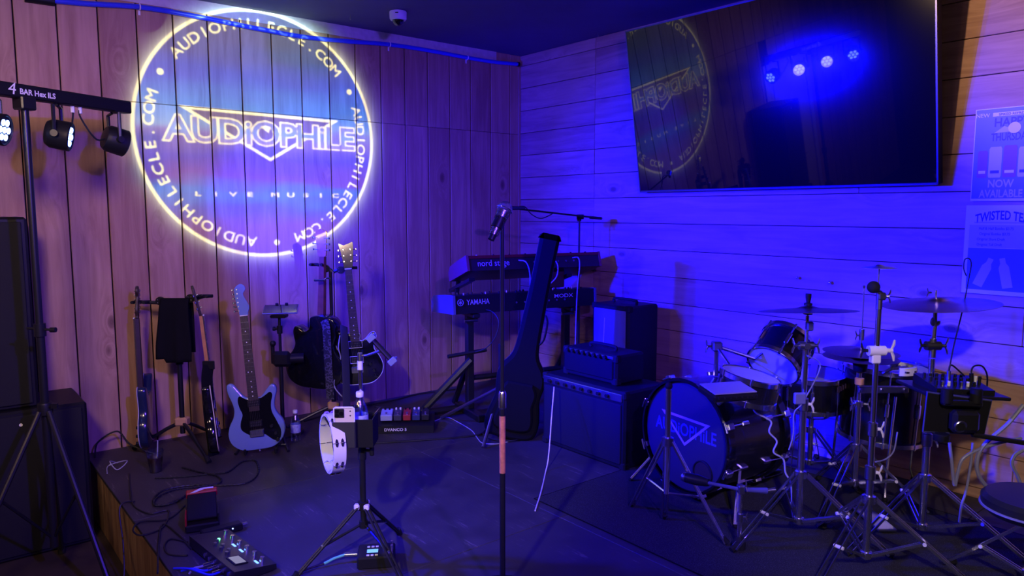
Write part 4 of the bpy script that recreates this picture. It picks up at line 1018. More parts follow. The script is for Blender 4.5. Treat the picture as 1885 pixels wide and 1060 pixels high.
for i, (nm, cc) in enumerate(cols):
    w_ = (.075, .05, .05, .05, .05, .09)[i]; xx = x+w_/2; x += w_+.010
    if xx+w_/2 > wd/2: break
    e_ = MB().box((xx, .035, .025), (w_, .11, .04), MPb, b=.004).build('effect_pedal', mat(nm, cc, .4), pbd)
    MB().cyl((xx, .0, .045), (xx, .0, .056), .008, n=10, M=MPb).build('foot_switch', m_chrome, e_)
    for q in (-.014, .014): MB().cyl((xx+q, .07, .045), (xx+q, .07, .058), .006, n=8, M=MPb).build('knob', m_white if i % 2 else m_blk, e_)

# ---- floor processor, expression pedal, wireless boxes at the stage edge
e0, e1, e2 = G(352, 995, ZS+.04), G(432, 1060, ZS+.04), G(516, 1043, ZS+.04)
xx = (e2-e1); wid = xx.length*1.0; xd = Vector((xx.x, xx.y, 0)).normalized(); yd = Vector((-xd.y, xd.x, 0)); 
lenY = (e0-e1).length
# long axis runs from the near end (e1) away to (e0)
lx = (e0-e1); lx.z = 0; lxn = lx.normalized(); sx_ = Vector((lxn.y, -lxn.x, 0))
pc = thing('effects_processor', 'black multi-effects floor unit with small screen and lit switches', 'effects unit', (e1.x, e1.y, ZS), frame(lxn, -sx_, ZV).to_3x3())
Lp = lx.length+.02; Wp = .17
MB().add([(x, y, z) for x in (0, Lp) for y, z in ((0, .008), (-Wp, .008), (-Wp, .030), (0, .055))], [(0, 1, 2, 3), (4, 7, 6, 5), (0, 4, 5, 1), (1, 5, 6, 2), (2, 6, 7, 3), (3, 7, 4, 0)]).build('chassis', m_blkm, pc)
Mtop = Matrix.Translation((0, 0, .055)) @ Matrix.Rotation(math.atan2(.025, Wp), 4, 'X')
def top(mb, c, d, **k): mb.box(c, d, Mtop, **k); return mb
top(MB(), (.10, -.055, .002), (.085, .055, .004), b=.001).build('screen_frame', m_blk, pc)
top(MB(), (.10, -.055, .0045), (.07, .042, .001)).build('screen', emat('processor screen', (.45, .42, .75), .55), pc)
for i in range(6):
    x = .05+i*(Lp-.10)/5; fs = MB().cyl((x, -.135, 0), (x, -.135, .018), .011, .009, n=14, M=Mtop).build('foot_switch', m_chrome, pc)
    if i in (0, 2, 3): top(MB(), (x, -.112, .001), (.030, .008, .003)).build('status_light', emat('status blue %d' % i, (.12, .25, 1), 3.5), pc)
for i in range(6):
    x = .175+.028*i; MB().cyl((x, -.045-.02*(i % 2), 0), (x, -.045-.02*(i % 2), .014), .007, n=10, M=Mtop).build('knob', m_dchrome, pc)
MB().cyl((Lp-.10, -.085, 0), (Lp-.10, -.085, .006), .006, n=10, M=Mtop).build('power_light', emat('status green', (.1, 1, .25), 5), pc)
for i in range(6): MB().cyl((.05+.045*i, .0, .028), (.05+.045*i, .006, .028), .009, n=10).build('jack_socket', m_chrome, pc)
MB().text('HEX', (Lp*.75, -.02, .0), (1, 0, 0), (0, 1, 0), .012, M=Mtop).build('lettering', m_white, pc) if False else None
for i, (dx, cl_) in enumerate(((.10, m_bluep), (.145, m_bluep), (.19, m_gcable))):
    a_ = e1+lxn*dx+sx_*-.0; nrm = -sx_
    p0_ = Vector((a_.x, a_.y, ZS+.028))-sx_*.006
    d_ = G(320+14*i, 1046+5*i, ZS+.008)
    MB().tube(catmull([p0_, p0_-sx_*.05, (p0_-sx_*.05)*.45+d_*.55+ZV*.01, d_], 6), .0045, 8).build('patch_lead', cl_, None, label=['bright blue patch lead plugged in nearest the processor screen end', 'second bright blue patch lead plugged into the effects processor', 'grey patch lead plugged into the middle of the effects processor'][i], cat='cable')
    MB().cyl(p0_, p0_-sx_*.04, .008, n=10).build('jack_plug', m_chrome, None, label=['silver jack plug on the blue lead nearest the processor screen end', 'silver jack plug on the second blue processor lead', 'silver jack plug on the grey processor lead'][i], cat='plug')
# power strip-like receiver behind it
r0, r1 = G(366, 998, ZS), G(440, 978, ZS); c = (r0+r1)/2; d_ = (r1-r0); an = math.degrees(math.atan2(d_.y, d_.x))
wr = thing('wireless_receiver', 'slim black receiver bar lying between the pedal and the processor', 'receiver', (c.x, c.y+.03, ZS), RZ(an)); MB().box((0, 0, .018), (d_.length, .05, .034), b=.005).build('case', m_blk, wr)
MB().cyl((d_.length/2, 0, .018), (d_.length/2+.025, 0, .018), .008).build('plug', m_chrome, wr); MB().sphere((.04, -.026, .022), .003, 8).build('indicator', m_led, wr)
# red and black expression pedal
q0, q1 = G(341, 985), G(405, 975); c = (q0+q1)/2; d_ = q1-q0; an = math.degrees(math.atan2(d_.y, d_.x)); w_ = d_.length
ep = thing('wah_pedal', 'black rocker pedal with a red toe end on the stage', 'pedal', (c.x, c.y, ZS), RZ(an)); m_red = mat('red enamel', (.40, .02, .02), .35)
MB().box((0, .13, .020), (w_, .25, .034), b=.006).build('base', m_blkm, ep)
Mr = Matrix.Translation((0, .02, .050)) @ Matrix.Rotation(math.radians(12), 4, 'X')
MB().box((0, .10, .008), (w_*.88, .20, .014), Mr, b=.004).build('treadle', m_rub, ep); MB().box((0, .215, .006), (w_*.95, .035, .030), Mr, b=.004).build('toe_plate', m_red, ep)
MB().add([(-w_*.36, .198, .0225), (-.005, .232, .0225), (w_*.36, .232, .0225), (w_*.36, .219, .0225), (.012, .219, .0225), (-w_*.2, .198, .0225)], [(0, 5, 4, 3, 2, 1)], Mr).build('zigzag_emblem', m_white, ep)
for sx in (-1, 1): MB().box((sx*w_*.47, .06, .05), (.008, .10, .05), b=.003).build('side_bracket', m_red if sx < 0 else m_blkm, ep)
MB().cyl((-w_*.25, .25, .05), (-w_*.25, .25, .085), .010).build('volume_knob', m_chrome, ep)
# in-ear monitor pack / vocal box at the tripod feet
v0, v1 = G(645, 1052), G(725, 1046); c = (v0+v1)/2
vb = thing('vocal_processor', 'small black vocal effects box with lit blue screen under the tripod', 'effects unit', (c.x+.005, c.y+.07, ZS), RZ(8)); 
MB().box((0, 0, .025), (.15, .13, .05), b=.006).build('case', m_blk, vb); MB().box((-.015, -.01, .0505), (.052, .036, .002)).build('screen_bezel', m_blkm, vb); MB().box((-.015, -.01, .0522), (.044, .028, .001)).build('screen', emat('blue lcd', (.12, .30, 1), 2.2), vb)
for i in range(3):
    for y in (.028, -.046): MB().box((-.032+.017*i, y, .052), (.012, .010, .004), b=.001).build('button', m_white, vb)
for i in range(2): MB().cyl((.035, .02-.03*i, .05), (.035, .02-.03*i, .064), .009, n=14).build('knob', m_dchrome, vb)
for i in range(2): MB().cyl((.062, .035-.04*i, .05), (.062, .035-.04*i, .07), .006, n=10).build('foot_switch', m_chrome, vb)
p0_ = D(640, 1030, c.y+.07); p0_ = Vector((c.x-.075, c.y+.075, ZS+.03)); m_green = mat('green cable', (.12, .55, .32), .5)
jl = thing('microphone_lead', 'lead with green collar plugged into the vocal effects box', 'cable', p0_)
MB().cyl(p0_, p0_+Vector((-.05, -.005, .0)), .0095, n=12).build('connector', m_dchrome, jl, True); MB().tube([p0_+Vector((-.05, -.005, 0)), p0_+Vector((-.09, -.02, -.008)), p0_+Vector((-.125, -.045, -.018))], .0055, 8).build('green_collar', m_green, jl, True)
MB().tube(catmull([p0_+Vector((-.125, -.045, -.018)), p0_+Vector((-.2, -.10, -.022)), p0_+Vector((-.26, -.2, -.023))], 6), .0042, 8).build('lead', m_cable, jl, True)
# cup and floor bottle
cp_ = G(287, 868); cu = thing('drink_cup', 'clear plastic cup of dark drink with a straw on the stage', 'cup', cp_)
MB().lathe([(.030, .002), (.045, .115), (.0475, .118), (.0475, .122), (.044, .118), (.029, .004)], 26, capt=False).build('cup_wall', m_clr, cu)
MB().lathe([(.0285, .004), (.040, .085), (.0001, .085)], 22, capt=False).build('drink', mat('dark drink', (.05, .02, .012), .15), cu)
MB().tube([(.008, 0, .01), (.014, .01, .175)], .0035, 8).build('straw', mat('straw', (.35, .35, .4), .4), cu)
bottle('small clear water bottle on the stage behind the pale blue guitar', G(545, 812), .20, .031)

# ================================================================== CABLES ON THE FLOOR
def cable(label, pix, r, m, zoff=0, name='cable', n=8, cat='cable', pts=None, braid=False):
    P = pts or [G(a, b, ZS+r+zoff) for a, b in pix]; P = catmull(P, n)
    mb = MB()
    if braid:
        Q = []; 
        for i in range(len(P)-1):
            for k in range(3): Q.append(P[i].lerp(P[i+1], k/3))
        mb.tube(Q, [r*(1.25 if (i//2) % 2 else .8) for i in range(len(Q))], 6)
    else: mb.tube(P, r, 7)
    return mb.build(name, m, None, label=label, cat=cat, loc=P[0])
cable('braided cable looping round the rocker pedal on the stage', [(285, 880), (330, 878), (390, 872), (420, 868), (445, 850), (470, 848), (475, 870), (455, 888), (410, 893), (350, 893), (300, 903), (282, 922), (300, 930), (345, 912), (370, 903)], .0048, m_cable, braid=True)
cable('braided cable lying in a flat coil behind the rocker pedal', [(335, 860), (365, 868), (400, 876), (405, 888), (370, 895), (325, 900), (290, 915), (285, 930), (320, 925), (350, 905)], .0048, m_cable, .004, braid=True)
cable('black cable hooked over the stage edge near the cup', [(238, 872), (240, 905), (246, 930), (275, 945), (310, 940), (300, 970), (260, 985), (245, 975), (260, 960), (310, 955), (340, 930)], .004, m_cable, .001)
cable('black cable running from the stage edge to the effects processor', [(290, 1055), (292, 1000), (300, 965), (330, 985), (352, 1010)], .004, m_cable, .002)
cable('black cable curling in front of the receiver bar', [(345, 1022), (312, 1020), (303, 1005), (315, 992), (345, 998)], .004, m_cable, .0)
cable('long black cable running along the foot of the plank wall', [(560, 775), (630, 755), (685, 744), (730, 735), (775, 724), (850, 715)], .006, m_cable, .002)
cable('black cable crossing the stage in front of the pedalboard', [(690, 815), (740, 812), (800, 808), (860, 803), (905, 795), (945, 780), (965, 770)], .006, m_cable, .0)
cable('thin grey cable curving from the pedalboard to the mic stand', [(800, 775), (823, 768), (845, 778), (868, 792), (878, 805), (888, 815), (912, 817), (935, 813)], .003, m_gcable, .0)
cable('tangle of black cable under the keyboard stand', [(880, 800), (930, 785), (960, 792), (950, 810), (905, 808), (890, 795), (920, 780), (960, 778), (968, 795), (930, 803)], .005, m_cable, .006)
cable('black cable rising from the stage behind the edge-on blue guitar', None, .005, m_cable, pts=[WL(3.05, ZS+.01, .3), WL(3.15, ZS+.06, .2), WL(3.2, ZS+.13, .12), WL(3.3, ZS+.08, .1), WL(3.33, ZS+.01, .16)])
cable('bunch of thin pale wire at the stage corner by the subwoofer', None, .003, m_gcable, pts=[WL(3.25, ZS+.01, .35), WL(3.3, ZS+.05, .42), WL(3.28, ZS+.02, .5), WL(3.22, ZS+.045, .45), WL(3.3, ZS+.015, .38), WL(3.33, ZS+.012, .5)])
cable('black cable hanging down the plywood stage face', None, .004, m_cable, pts=[WL(3.3, ZS+.005, 1.0), WL(3.372, ZS-.0, 1.02), WL(3.378, .2, 1.08), WL(3.40, .05, 1.15), WL(3.48, .006, 1.25), WL(3.6, .006, 1.3)])

# ================================================================== KEYBOARDS IN THE CORNER
TH_K = math.radians(27)
xk = Vector((math.cos(TH_K), math.sin(TH_K), 0)); yk = Vector((-xk.y, xk.x, 0))     # yk runs away from the camera to the player's side
def keyboard(name, label, corner, tilt, w_, d_, h_, m_body, end_m, texts, keys, feet=True):
    """corner = rear left top corner; rear face looks at the camera; the player's side lies away from the camera and lower"""
    ct, s_ = math.cos(tilt), math.sin(tilt); zk = ZV*ct+yk*s_; yd_ = yk*ct-ZV*s_
    t = thing(name, label, 'keyboard', corner-zk*h_, frame(xk, yd_, zk).to_3x3())
    MB().add([(x, y, z) for x in (.018, w_-.018) for y, z in ((0, 0), (d_, 0), (d_, h_*.55), (d_*.45, h_*.72), (d_*.42, h_), (0, h_))], [tuple(range(6)), tuple(range(6, 12))[::-1]]+[(i, (i+1) % 6, 6+(i+1) % 6, 6+i) for i in range(6)]).build('body', m_body, t)
    for x in (0, w_-.018):
        MB().add([(x+dx, y, z) for dx in (0, .018) for y, z in ((-.004, 0), (d_+.004, 0), (d_+.004, h_*.6), (d_*.9, h_*.95), (d_*.42, h_+.003), (-.004, h_+.003))], [tuple(range(6)), tuple(range(6, 12))[::-1]]+[(i, (i+1) % 6, 6+(i+1) % 6, 6+i) for i in range(6)]).build('end_cheek', end_m, t)
    kw = (w_-.16)/keys
    mb = MB()
    for i in range(keys): mb.box((.12+kw*(i+.5), d_*.73, h_*.62+.004), (kw*.92, d_*.50, .016))
    mb.build('white_keys', m_white, t, kind='stuff')
    mb = MB()
    for i in range(keys-1):
        if i % 7 in (2, 6): continue
        mb.box((.12+kw*(i+1), d_*.63, h_*.62+.017), (kw*.5, d_*.30, .014))
    mb.build('black_keys', m_blk, t, kind='stuff')
    for i in range(22): MB().cyl((.10+(w_-.2)*i/21, d_*(.12+.16*(i % 3)/2), h_), (.10+(w_-.2)*i/21, d_*(.12+.16*(i % 3)/2), h_+.014), .007, n=8).build('control_knob', m_dchrome if i % 4 == 0 else m_blk, t)
    for tx, x, z, hh, xs, nm, mm in texts: MB().text(tx, (x, -.002, z), (1, 0, 0), (0, 0, 1), hh, off=.004, xs=xs).build(nm, mm, t)
    for i in range(7): MB().cyl((w_*.42+.065*i, -.002, h_*.45), (w_*.42+.065*i, .006, h_*.45), .007, n=10).build('jack_socket', m_dchrome, t)
    return t
m_lav = mat('lavender lettering', (.45, .42, .5), .5); m_nred = mat('dark red enamel', (.16, .008, .012), .35)
cN = D(857, 471, 4.92)
kN = keyboard('stage_piano', 'dark red topped stage piano on the upper tier of the stand', cN, math.radians(17), 1.075, .335, .105, mat('piano body', (.02, .012, .016), .4), mat('red cheek', (.22, .05, .06), .4), [('nord stage', .20, .030, .042, .95, 'maker_lettering', m_lav)], 43)
MB().box((1.075/2, -.003, .094), (1.03, .004, .020)).build('red_strip', m_nred, kN)
cY = D(833, 545, 4.86)
kY = keyboard('synthesizer', 'black synthesizer with a white badge on the lower tier of the stand', cY, math.radians(4), 1.14, .40, .125, m_blk, mat('grey cheek', (.10, .10, .16), .4), [('YAMAHA', .185, .060, .036, .80, 'maker_lettering', m_lav), ('MODX', .86, .072, .026, 1.4, 'model_lettering', m_pgrey)], 43)
b0 = MB(); b0.torus((.055, -.003, .078), (0, 1, 0), .021, .0016, n=24, m=5)
for k in range(3):
    a_ = k*PI/3+PI/2; b0.box((0, 0, 0), (.030, .002, .003), Matrix.Translation((.055, -.003, .078)) @ Matrix.Rotation(a_, 4, 'Y'))
b0.build('round_emblem', m_lav, kY)
# keyboard stand
bk = D(862, 740, 5.02); bk.z = ZS
kt = thing('keyboard_stand', 'black two-tier keyboard stand with slanted leg frames', 'keyboard stand', bk, frame(xk, yk, ZV).to_3x3())
zl = cY.z-ZS-.125-.012; zu = cN.z-ZS-.105-.07
for x in (.02, .80):
    MB().box((x, .02, .025), (.06, .42, .05), b=.008).build('foot_bar', m_blkm, kt)
    MB().box((x, .02, zl*.5), (.05, .055, zl-.02), b=.006).build('upright', m_blkm, kt)
    MB().tube([(x, .02, zl*.55), (x-.0, .30, .03)], .022, 8).build('rear_strut', m_blkm, kt)
    MB().box((x, .09, zl-.008), (.055, .40, .028), b=.006).build('lower_arm', m_blkm, kt)
    MB().tube([(x, .20, zl), (x, .24, zl+.12), (x, .20, zu-.005)], .018, 8).build('riser', m_blkm, kt)
    MB().add([(x+dx, y, zu-.0+dz-(y-.0)*.30) for dx in (-.022, .022) for y, dz in ((-.03, -.012), (.34, -.012), (.34, .010), (-.03, .010))], [(0, 1, 2, 3), (4, 7, 6, 5), (0, 4, 5, 1), (1, 5, 6, 2), (2, 6, 7, 3), (3, 7, 4, 0)]).build('upper_arm', m_blkm, kt)
    MB().cyl((x-.05, -.01, zl-.05), (x+.05, -.01, zl-.05), .012).build('locking_knob', m_dchrome, kt)
MB().tube([(-.15, .0, zl*.60), (.14, .0, zl*.63)], .014, 8).build('height_lever', m_rub, kt)
MB().tube([(.02, .06, zl*.35), (.80, .06, zl*.35)], .02, 8).build('cross_bar', m_blkm, kt)
MB().tube([(.02, -.01, zl*.55), (-.32, .10, .035)], .028, 8).build('slanted_leg', m_blkm, kt)
MB().tube([(-.36, .11, .030), (.02, .12, .030)], .026, 8).build('side_foot', m_blkm, kt)
# leads hanging from the keyboards
def lead(label, P, r=.004, m=m_gcable): return MB().tube(catmull(P, 7), r, 7).build('keyboard_lead', m, None, label=label, cat='cable', loc=P[0])
lead('pale lead dropping from the middle of the stage piano', [D(955, 479, 4.98), D(968, 482, 4.93), D(975, 500, 4.90), D(976, 530, 4.80), D(972, 570, 4.78), D(962, 620, 4.7), D(958, 680, 4.66)])
lead('pale lead curling from the right of the stage piano to the synthesizer', [D(1020, 476, 5.2), D(1027, 490, 5.12), D(1024, 510, 5.08), D(1010, 525, 5.08), D(1003, 535, 5.10)])
lead('blue grey lead hanging from the far right of the stage piano', [D(1052, 475, 5.3), D(1064, 474, 5.25), D(1067, 490, 5.2), D(1063, 530, 5.2), D(1060, 600, 5.2), D(1058, 680, 5.15)])
lead('thin black lead hanging from the synthesizer badge end', [D(895, 570, 4.92), D(908, 575, 4.86), D(918, 592, 4.82), D(912, 620, 4.82), D(895, 640, 4.84), D(875, 648, 4.86)], .0035, m_cable)
# small module on the far end of the synthesizer
bx_ = kY.matrix_world
p = Vector((.85, .12, .125)); mo = thing('sound_module', 'small dark module standing on the synthesizer top', 'module', WM[kY.name] @ Vector((.86, .14, .141)), frame(xk, yk, ZV).to_3x3()); MB().box((0, 0, .06), (.16, .05, .12), b=.005).build('case', mat('maroon case', (.06, .02, .03), .5), mo); MB().cyl((-.05, -.026, .09), (-.05, -.036, .09), .010).build('knob', m_chrome, mo)

# boom microphone stand of the keyboard player
YBm = 5.36
pb = D(1066, 430, YBm); base = Vector((pb.x, pb.y, ZS)); L = lambda px, py, dy=0: D(px, py, YBm+dy)-base
bs_ = thing('boom_stand', 'black boom microphone stand reaching over the stage piano', 'microphone stand', base)
zt = L(1066, 399).z
MB().cyl((0, 0, .05), (0, 0, .80), .0115, n=12).build('lower_tube', m_blkm, bs_); MB().cyl((0, 0, .78), (0, 0, zt), .0078, n=12).build('upper_tube', m_blkm, bs_)
mb = MB(); mb.cyl((0, 0, zt-.03), (0, 0, zt+.01), .016); mb.cyl((-.02, -.02, zt), (.03, -.02, zt), .018); mb.build('boom_clutch', m_blk, bs_)
e1_, e2_ = L(940, 383, -.35), L(1108, 402, .04)
MB().tube([e1_, e2_], .0065, 10).build('boom_arm', m_blkm, bs_); MB().tube([L(1085, 400, .05), e2_], .011, 10).build('counterweight', m_blkm, bs_)
for a_ in (30, 150, 270):
    f_ = Vector((math.cos(math.radians(a_)), math.sin(math.radians(a_)), 0))*.20; MB().tube([ZV*.13, f_+ZV*.012], .009, 8).build('leg', m_blkm, bs_)
em = base+e1_
mk = thing('microphone', 'plain dark vocal microphone on the end of the boom arm', 'microphone', em); MB().lathe([(.010, -.10), (.014, .0), (.022, .03), (.024, .055), (.014, .085), (.001, .09)], 18, frame(Vector((0, 0, 1)), Vector((0, 1, 0)), Vector((-1, 0, 0)), em)).build('mic_body', m_blk, mk, True)
MB().tube(catmull([em+Vector((.02, 0, 0)), D(965, 380, YBm-.3), D(978, 394, YBm-.28), D(995, 402, YBm-.25), D(1012, 396, YBm-.2), D(1020, 391, YBm-.18)], 6), .0035, 6).build('microphone_lead', m_cable, None, label='black lead looping under the keyboard boom arm', cat='cable')

# gig bag standing on a guitar tripod in front of the keyboards
YGb = 4.50
P_ = outline([(-.075, .0), (.05, -.005), (.14, .02), (.165, .09), (.155, .18), (.14, .26), (.15, .34), (.150, .40), (.125, .46), (.085, .52), (.070, .60), (.064, .80), (.060, 1.0), (.060, 1.26), (.055, 1.285), (-.055, 1.285), (-.060, 1.26), (-.060, 1.0), (-.064, .80), (-.072, .60), (-.09, .52), (-.13, .46), (-.150, .40), (-.148, .34), (-.138, .26), (-.155, .18), (-.17, .09), (-.15, .02)], 4)
p = D(937, 806, YGb); p.z = ZS+.012
gbg = thing('gig_bag', 'black padded guitar gig bag leaning to the right before the keyboards', 'gig bag', p, RY(11.5) @ RX(-3))
MB().prism(P_, [(-.055, .02), (-.045, .006), (-.03, 0), (.03, 0), (.045, .006), (.055, .02)]).build('bag_shell', m_cloth, gbg)
MB().prism([(x*.72, .06+z*.62) for x, z in P_ if z < .5], [(-.085, .012), (-.075, 0), (-.05, 0)]).build('front_pocket', m_cloth, gbg)
MB().tube([(x*1.002, 0, z) for x, z in P_], .004, 6, closed=True).build('zip', m_blkm, gbg)
MB().tube(catmull([(.07, -.055, .62), (.085, -.09, .66), (.085, -.09, .76), (.07, -.055, .80)], 5), .010, 8, flat=.6).build('carry_handle', m_rub, gbg)
pb = D(921, 712, YGb+.1); base = Vector((pb.x, pb.y, ZS))
gt = thing('tripod_base', 'low tripod with one long silver leg beside the gig bag', 'stand', base); hz = pb.z-ZS
MB().cyl((0, 0, .06), (0, 0, hz+.28), .012, n=12).build('tube', m_blkm, gt); MB().cyl((0, 0, hz-.025), (0, 0, hz+.025), .024, n=12).build('hub', m_blk, gt)
f_ = G(812, 772)-base
for v_ in (Vector((f_.x, f_.y, 0)), Vector((-.10, -.30, 0)), Vector((.16, .34, 0))): MB().tube([Vector((0, 0, hz)), v_+ZV*.012], .011, 8).build('leg', m_dchrome, gt)

# ---- amplifier and sub by the right wall
def amp(name, label, p, w_, d_, h_, rz, n_sp=2, panel=True, cat='amplifier', mg=m_grille, handle=True):
    t = thing(name, label, cat, p, RZ(rz)); MB().box((0, 0, h_/2), (w_, d_, h_), b=.012).build('cabinet', m_blk, t)
    zt_ = h_*.84 if panel else h_-.03
    MB().box((0, -d_/2-.003, (zt_+.03)/2), (w_-.05, .010, zt_-.03), b=.004).build('grille_cloth', mg, t)
    if panel:
        MB().box((0, -d_/2-.003, h_*.92), (w_-.04, .010, h_*.10), b=.003).build('control_panel', m_dchrome, t)
        for i in range(8): MB().cyl((-w_*.38+w_*.1*i, -d_/2-.008, h_*.92), (-w_*.38+w_*.1*i, -d_/2-.024, h_*.92), .011, n=12).build('knob', m_blk, t)
    if handle: MB().tube(catmull([(-.1, 0, h_), (-.09, 0, h_+.025), (.09, 0, h_+.025), (.1, 0, h_)], 5), .010, 8).build('handle', m_rub, t)
    for sx in (-1, 1):
        for sz in (0, 1): MB().box((sx*(w_/2-.02), -d_/2+.02, .02+sz*(h_-.04)), (.046, .046, .046), b=.008).build('corner_guard', m_rub, t)
    return t
ang = math.degrees(math.atan2(UR.y, UR.x))
c = (G(970, 810)+G(1128, 858))/2
amp('bass_amplifier', 'wide dark amplifier cabinet on the stage between gig bag and kick drum', c+UL*-.20+UR*.09, .68, .36, .44, ang, 2, handle=False)
c2 = c+UL*-.22+UR*.07; c2.z = ZS+.441
amp('amplifier_head', 'small amplifier head sitting on the wide dark amplifier cabinet', c2, .44, .24, .17, ang, 1, True, mg=m_blk)
c3 = WR(1.50, ZS, .30)
amp('speaker_cabinet', 'tall dark speaker cabinet against the cedar wall behind the kick drum', c3, .34, .30, .80, ang, 2, False, 'speaker', mg=mat('grey grille', (.16, .16, .18), .6, bump=.6, bscale=700))

lead('white cord dropping from the wide amplifier and trailing over the stage', [D(1020, 712, 4.16), D(1016, 760, 4.08), D(1010, 838, 3.98), G(1004, 870, ZS+.004), G(996, 905, ZS+.004), G(985, 940, ZS+.004)], .0035, m_white)
lead('thin pale cord hanging from the tall speaker cabinet front', [D(1113, 585, 4.62), D(1110, 640, 4.55), D(1104, 700, 4.50), D(1098, 735, 4.46)], .0035, m_gcable)

# ================================================================== DRUM KIT
m_shell = mat('black drum shell', (.010, .010, .014), .25, coat=.5, noise=.2, nscale=10)
def drum(name, label, c, axis, r, depth, nl, m_sh=m_shell, batter=m_head, reso=None, hoop=m_chrome, lugm=m_chrome, up=None, hoopw=.022, bass=False):
    """c: centre, axis: unit vector to the batter head"""
    z = Vector(axis).normalized(); x = (Vector(up) if up is not None else z.orthogonal()); x = (x-z*x.dot(z)).normalized(); y = z.cross(x)
    t = thing(name, label, 'drum', c, frame(x, y, z).to_3x3()); h = depth/2
    MB().lathe([(r*.985, -h), (r*.985, h)], 44, capb=False, capt=False).build('shell', m_sh, t)
    for sg, m_, nm in ((1, batter, 'batter_head'), (-1, reso or batter, 'resonant_head')):
        MB().lathe([(r*.995, sg*(h+.002)), (r*.97, sg*(h+.008)), (r*.95, sg*(h+.008)), (.0005, sg*(h+.008))], 44, capb=False, capt=False).build(nm, m_, t)
        w_ = hoopw
        MB().lathe([(r*1.0, sg*(h-w_*.55)), (r*1.035+.002, sg*(h-w_*.5)), (r*1.035+.002, sg*(h+w_*.45)), (r*1.02, sg*(h+w_*.6)), (r*.985, sg*(h+w_*.6))], 44, capb=False, capt=False).build('hoop', hoop, t)
    for i in range(nl):
        a = 2*PI*(i+.5)/nl; c_, s_ = math.cos(a), math.sin(a); lg = MB()
        if bass:
            for sg in (1, -1):
                lg = MB(); lg.cyl((r*1.045*c_, r*1.045*s_, sg*(h+.018)), (r*1.02*c_, r*1.02*s_, sg*(h-.10)), .0042, n=8)
                lg.box((r*1.05, 0, sg*(h+.002)), (.03, .032, .040), Matrix.Rotation(a, 4, 'Z'), b=.004); lg.box((r*1.055, 0, sg*(h+.028)), (.008, .055, .012), Matrix.Rotation(a, 4, 'Z'), b=.003)
                lg.build('claw', lugm, t); MB().box((r*1.0, 0, sg*(h-.115)), (.028, .022, .05), Matrix.Rotation(a, 4, 'Z'), b=.005).build('lug', lugm, t)
        else:
            lg.cyl((r*1.03*c_, r*1.03*s_, -h), (r*1.03*c_, r*1.03*s_, h), .0036, n=8); lg.box((r*1.005, 0, 0), (.026, .018, min(depth*.55, .07)), Matrix.Rotation(a, 4, 'Z'), b=.004)
            for sg in (-1, 1): lg.cyl((r*1.035*c_, r*1.035*s_, sg*(h-.012)), (r*1.035*c_, r*1.035*s_, sg*(h+.016)), .0065, n=8)
            lg.build('lug', lugm, t)
    return t
# kick drum: front head looks at the room to the left
kc = D(1316, 832, 3.62)
ka = Vector((.80, .52, 0)).normalized()                   # towards the drummer
R_k = .275
kc = D(1262, 838, 3.50); kc.z = ZS+.045+R_k*1.05
kcen = kc+ka*.20
kd = drum('kick_drum', 'black kick drum with a logo on its dark front head', kcen, ka, R_k, .40, 8, reso=mat('dark front head', (.03, .03, .05), .35), hoop=m_gloss, hoopw=.045, up=(0, 0, 1), bass=True)
# logo remains on the front head, sound port, spurs
fM = frame(Vector((-ka.y, ka.x, 0))*-1, -ka, ZV, kcen-ka*(.20+.0105))
def fpoly(mb, P): mb.add([fM @ Vector((x, 0, z)) for x, z in P], [tuple(range(len(P)))]); return mb
m_fl = mat('pale logo print', (.60, .36, .40), .4)
mb = MB(); T = [(-.16, .10), (.16, .09), (0, -.05)]; T2 = inset_tri([(p[0], p[1]) for p in T], .012)
mb.add([fM @ Vector((x, -.0008, z)) for x, z in T+T2], [(0, 1, 4, 3), (1, 2, 5, 4), (2, 0, 3, 5)]); mb.build('triangle_emblem', m_fl, kd, True)
MB().text('AUDiOPHiLE', fM @ Vector((0, -.0014, .0)), fM.to_3x3() @ Vector((1, 0, 0)), ZV, .062, off=.02, xs=.80).build('logo_lettering', mat('logo outline print', (.07, .07, .2), .4), kd, True)
MB().lathe([(.055, 0), (.0001, 0)], 28, fM @ Matrix.Translation((.12, -.0012, -.15)) @ Matrix.Rotation(PI/2, 4, 'X'), capb=False, capt=False).build('sound_port', m_dark, kd, True)
MB().torus(fM @ Vector((.12, -.001, -.15)), ka, .057, .005, n=28, m=6).build('port_ring', m_blk, kd, True)
sx = Vector((-ka.y, ka.x, 0))
for sg in (-1, 1):
    a_ = kcen-ka*.10+sx*sg*R_k*.9-ZV*.12; b_ = a_+sx*sg*.10-ka*.14; b_.z = ZS+.010
    q = MB().tube([a_, b_], .009, 8).build('spur', m_chrome, kd, True); MB().sphere(b_, .012, 8).build('spur_tip', m_rub, q, True)
MB().tube([kcen+ka*.21-ZV*(R_k+.02), kcen+ka*.22-ZV*(R_k+.045)], .02, 8).build('pedal_clamp', m_dchrome, kd, True)
# kick cradle feet so that it rests on the rug
for s1 in (-.12, .12):
    MB().box(kcen+ka*s1-ZV*(R_k*1.05+.008), (.05, .12, .05), b=.006).build('rubber_rest', m_rub, kd, True)

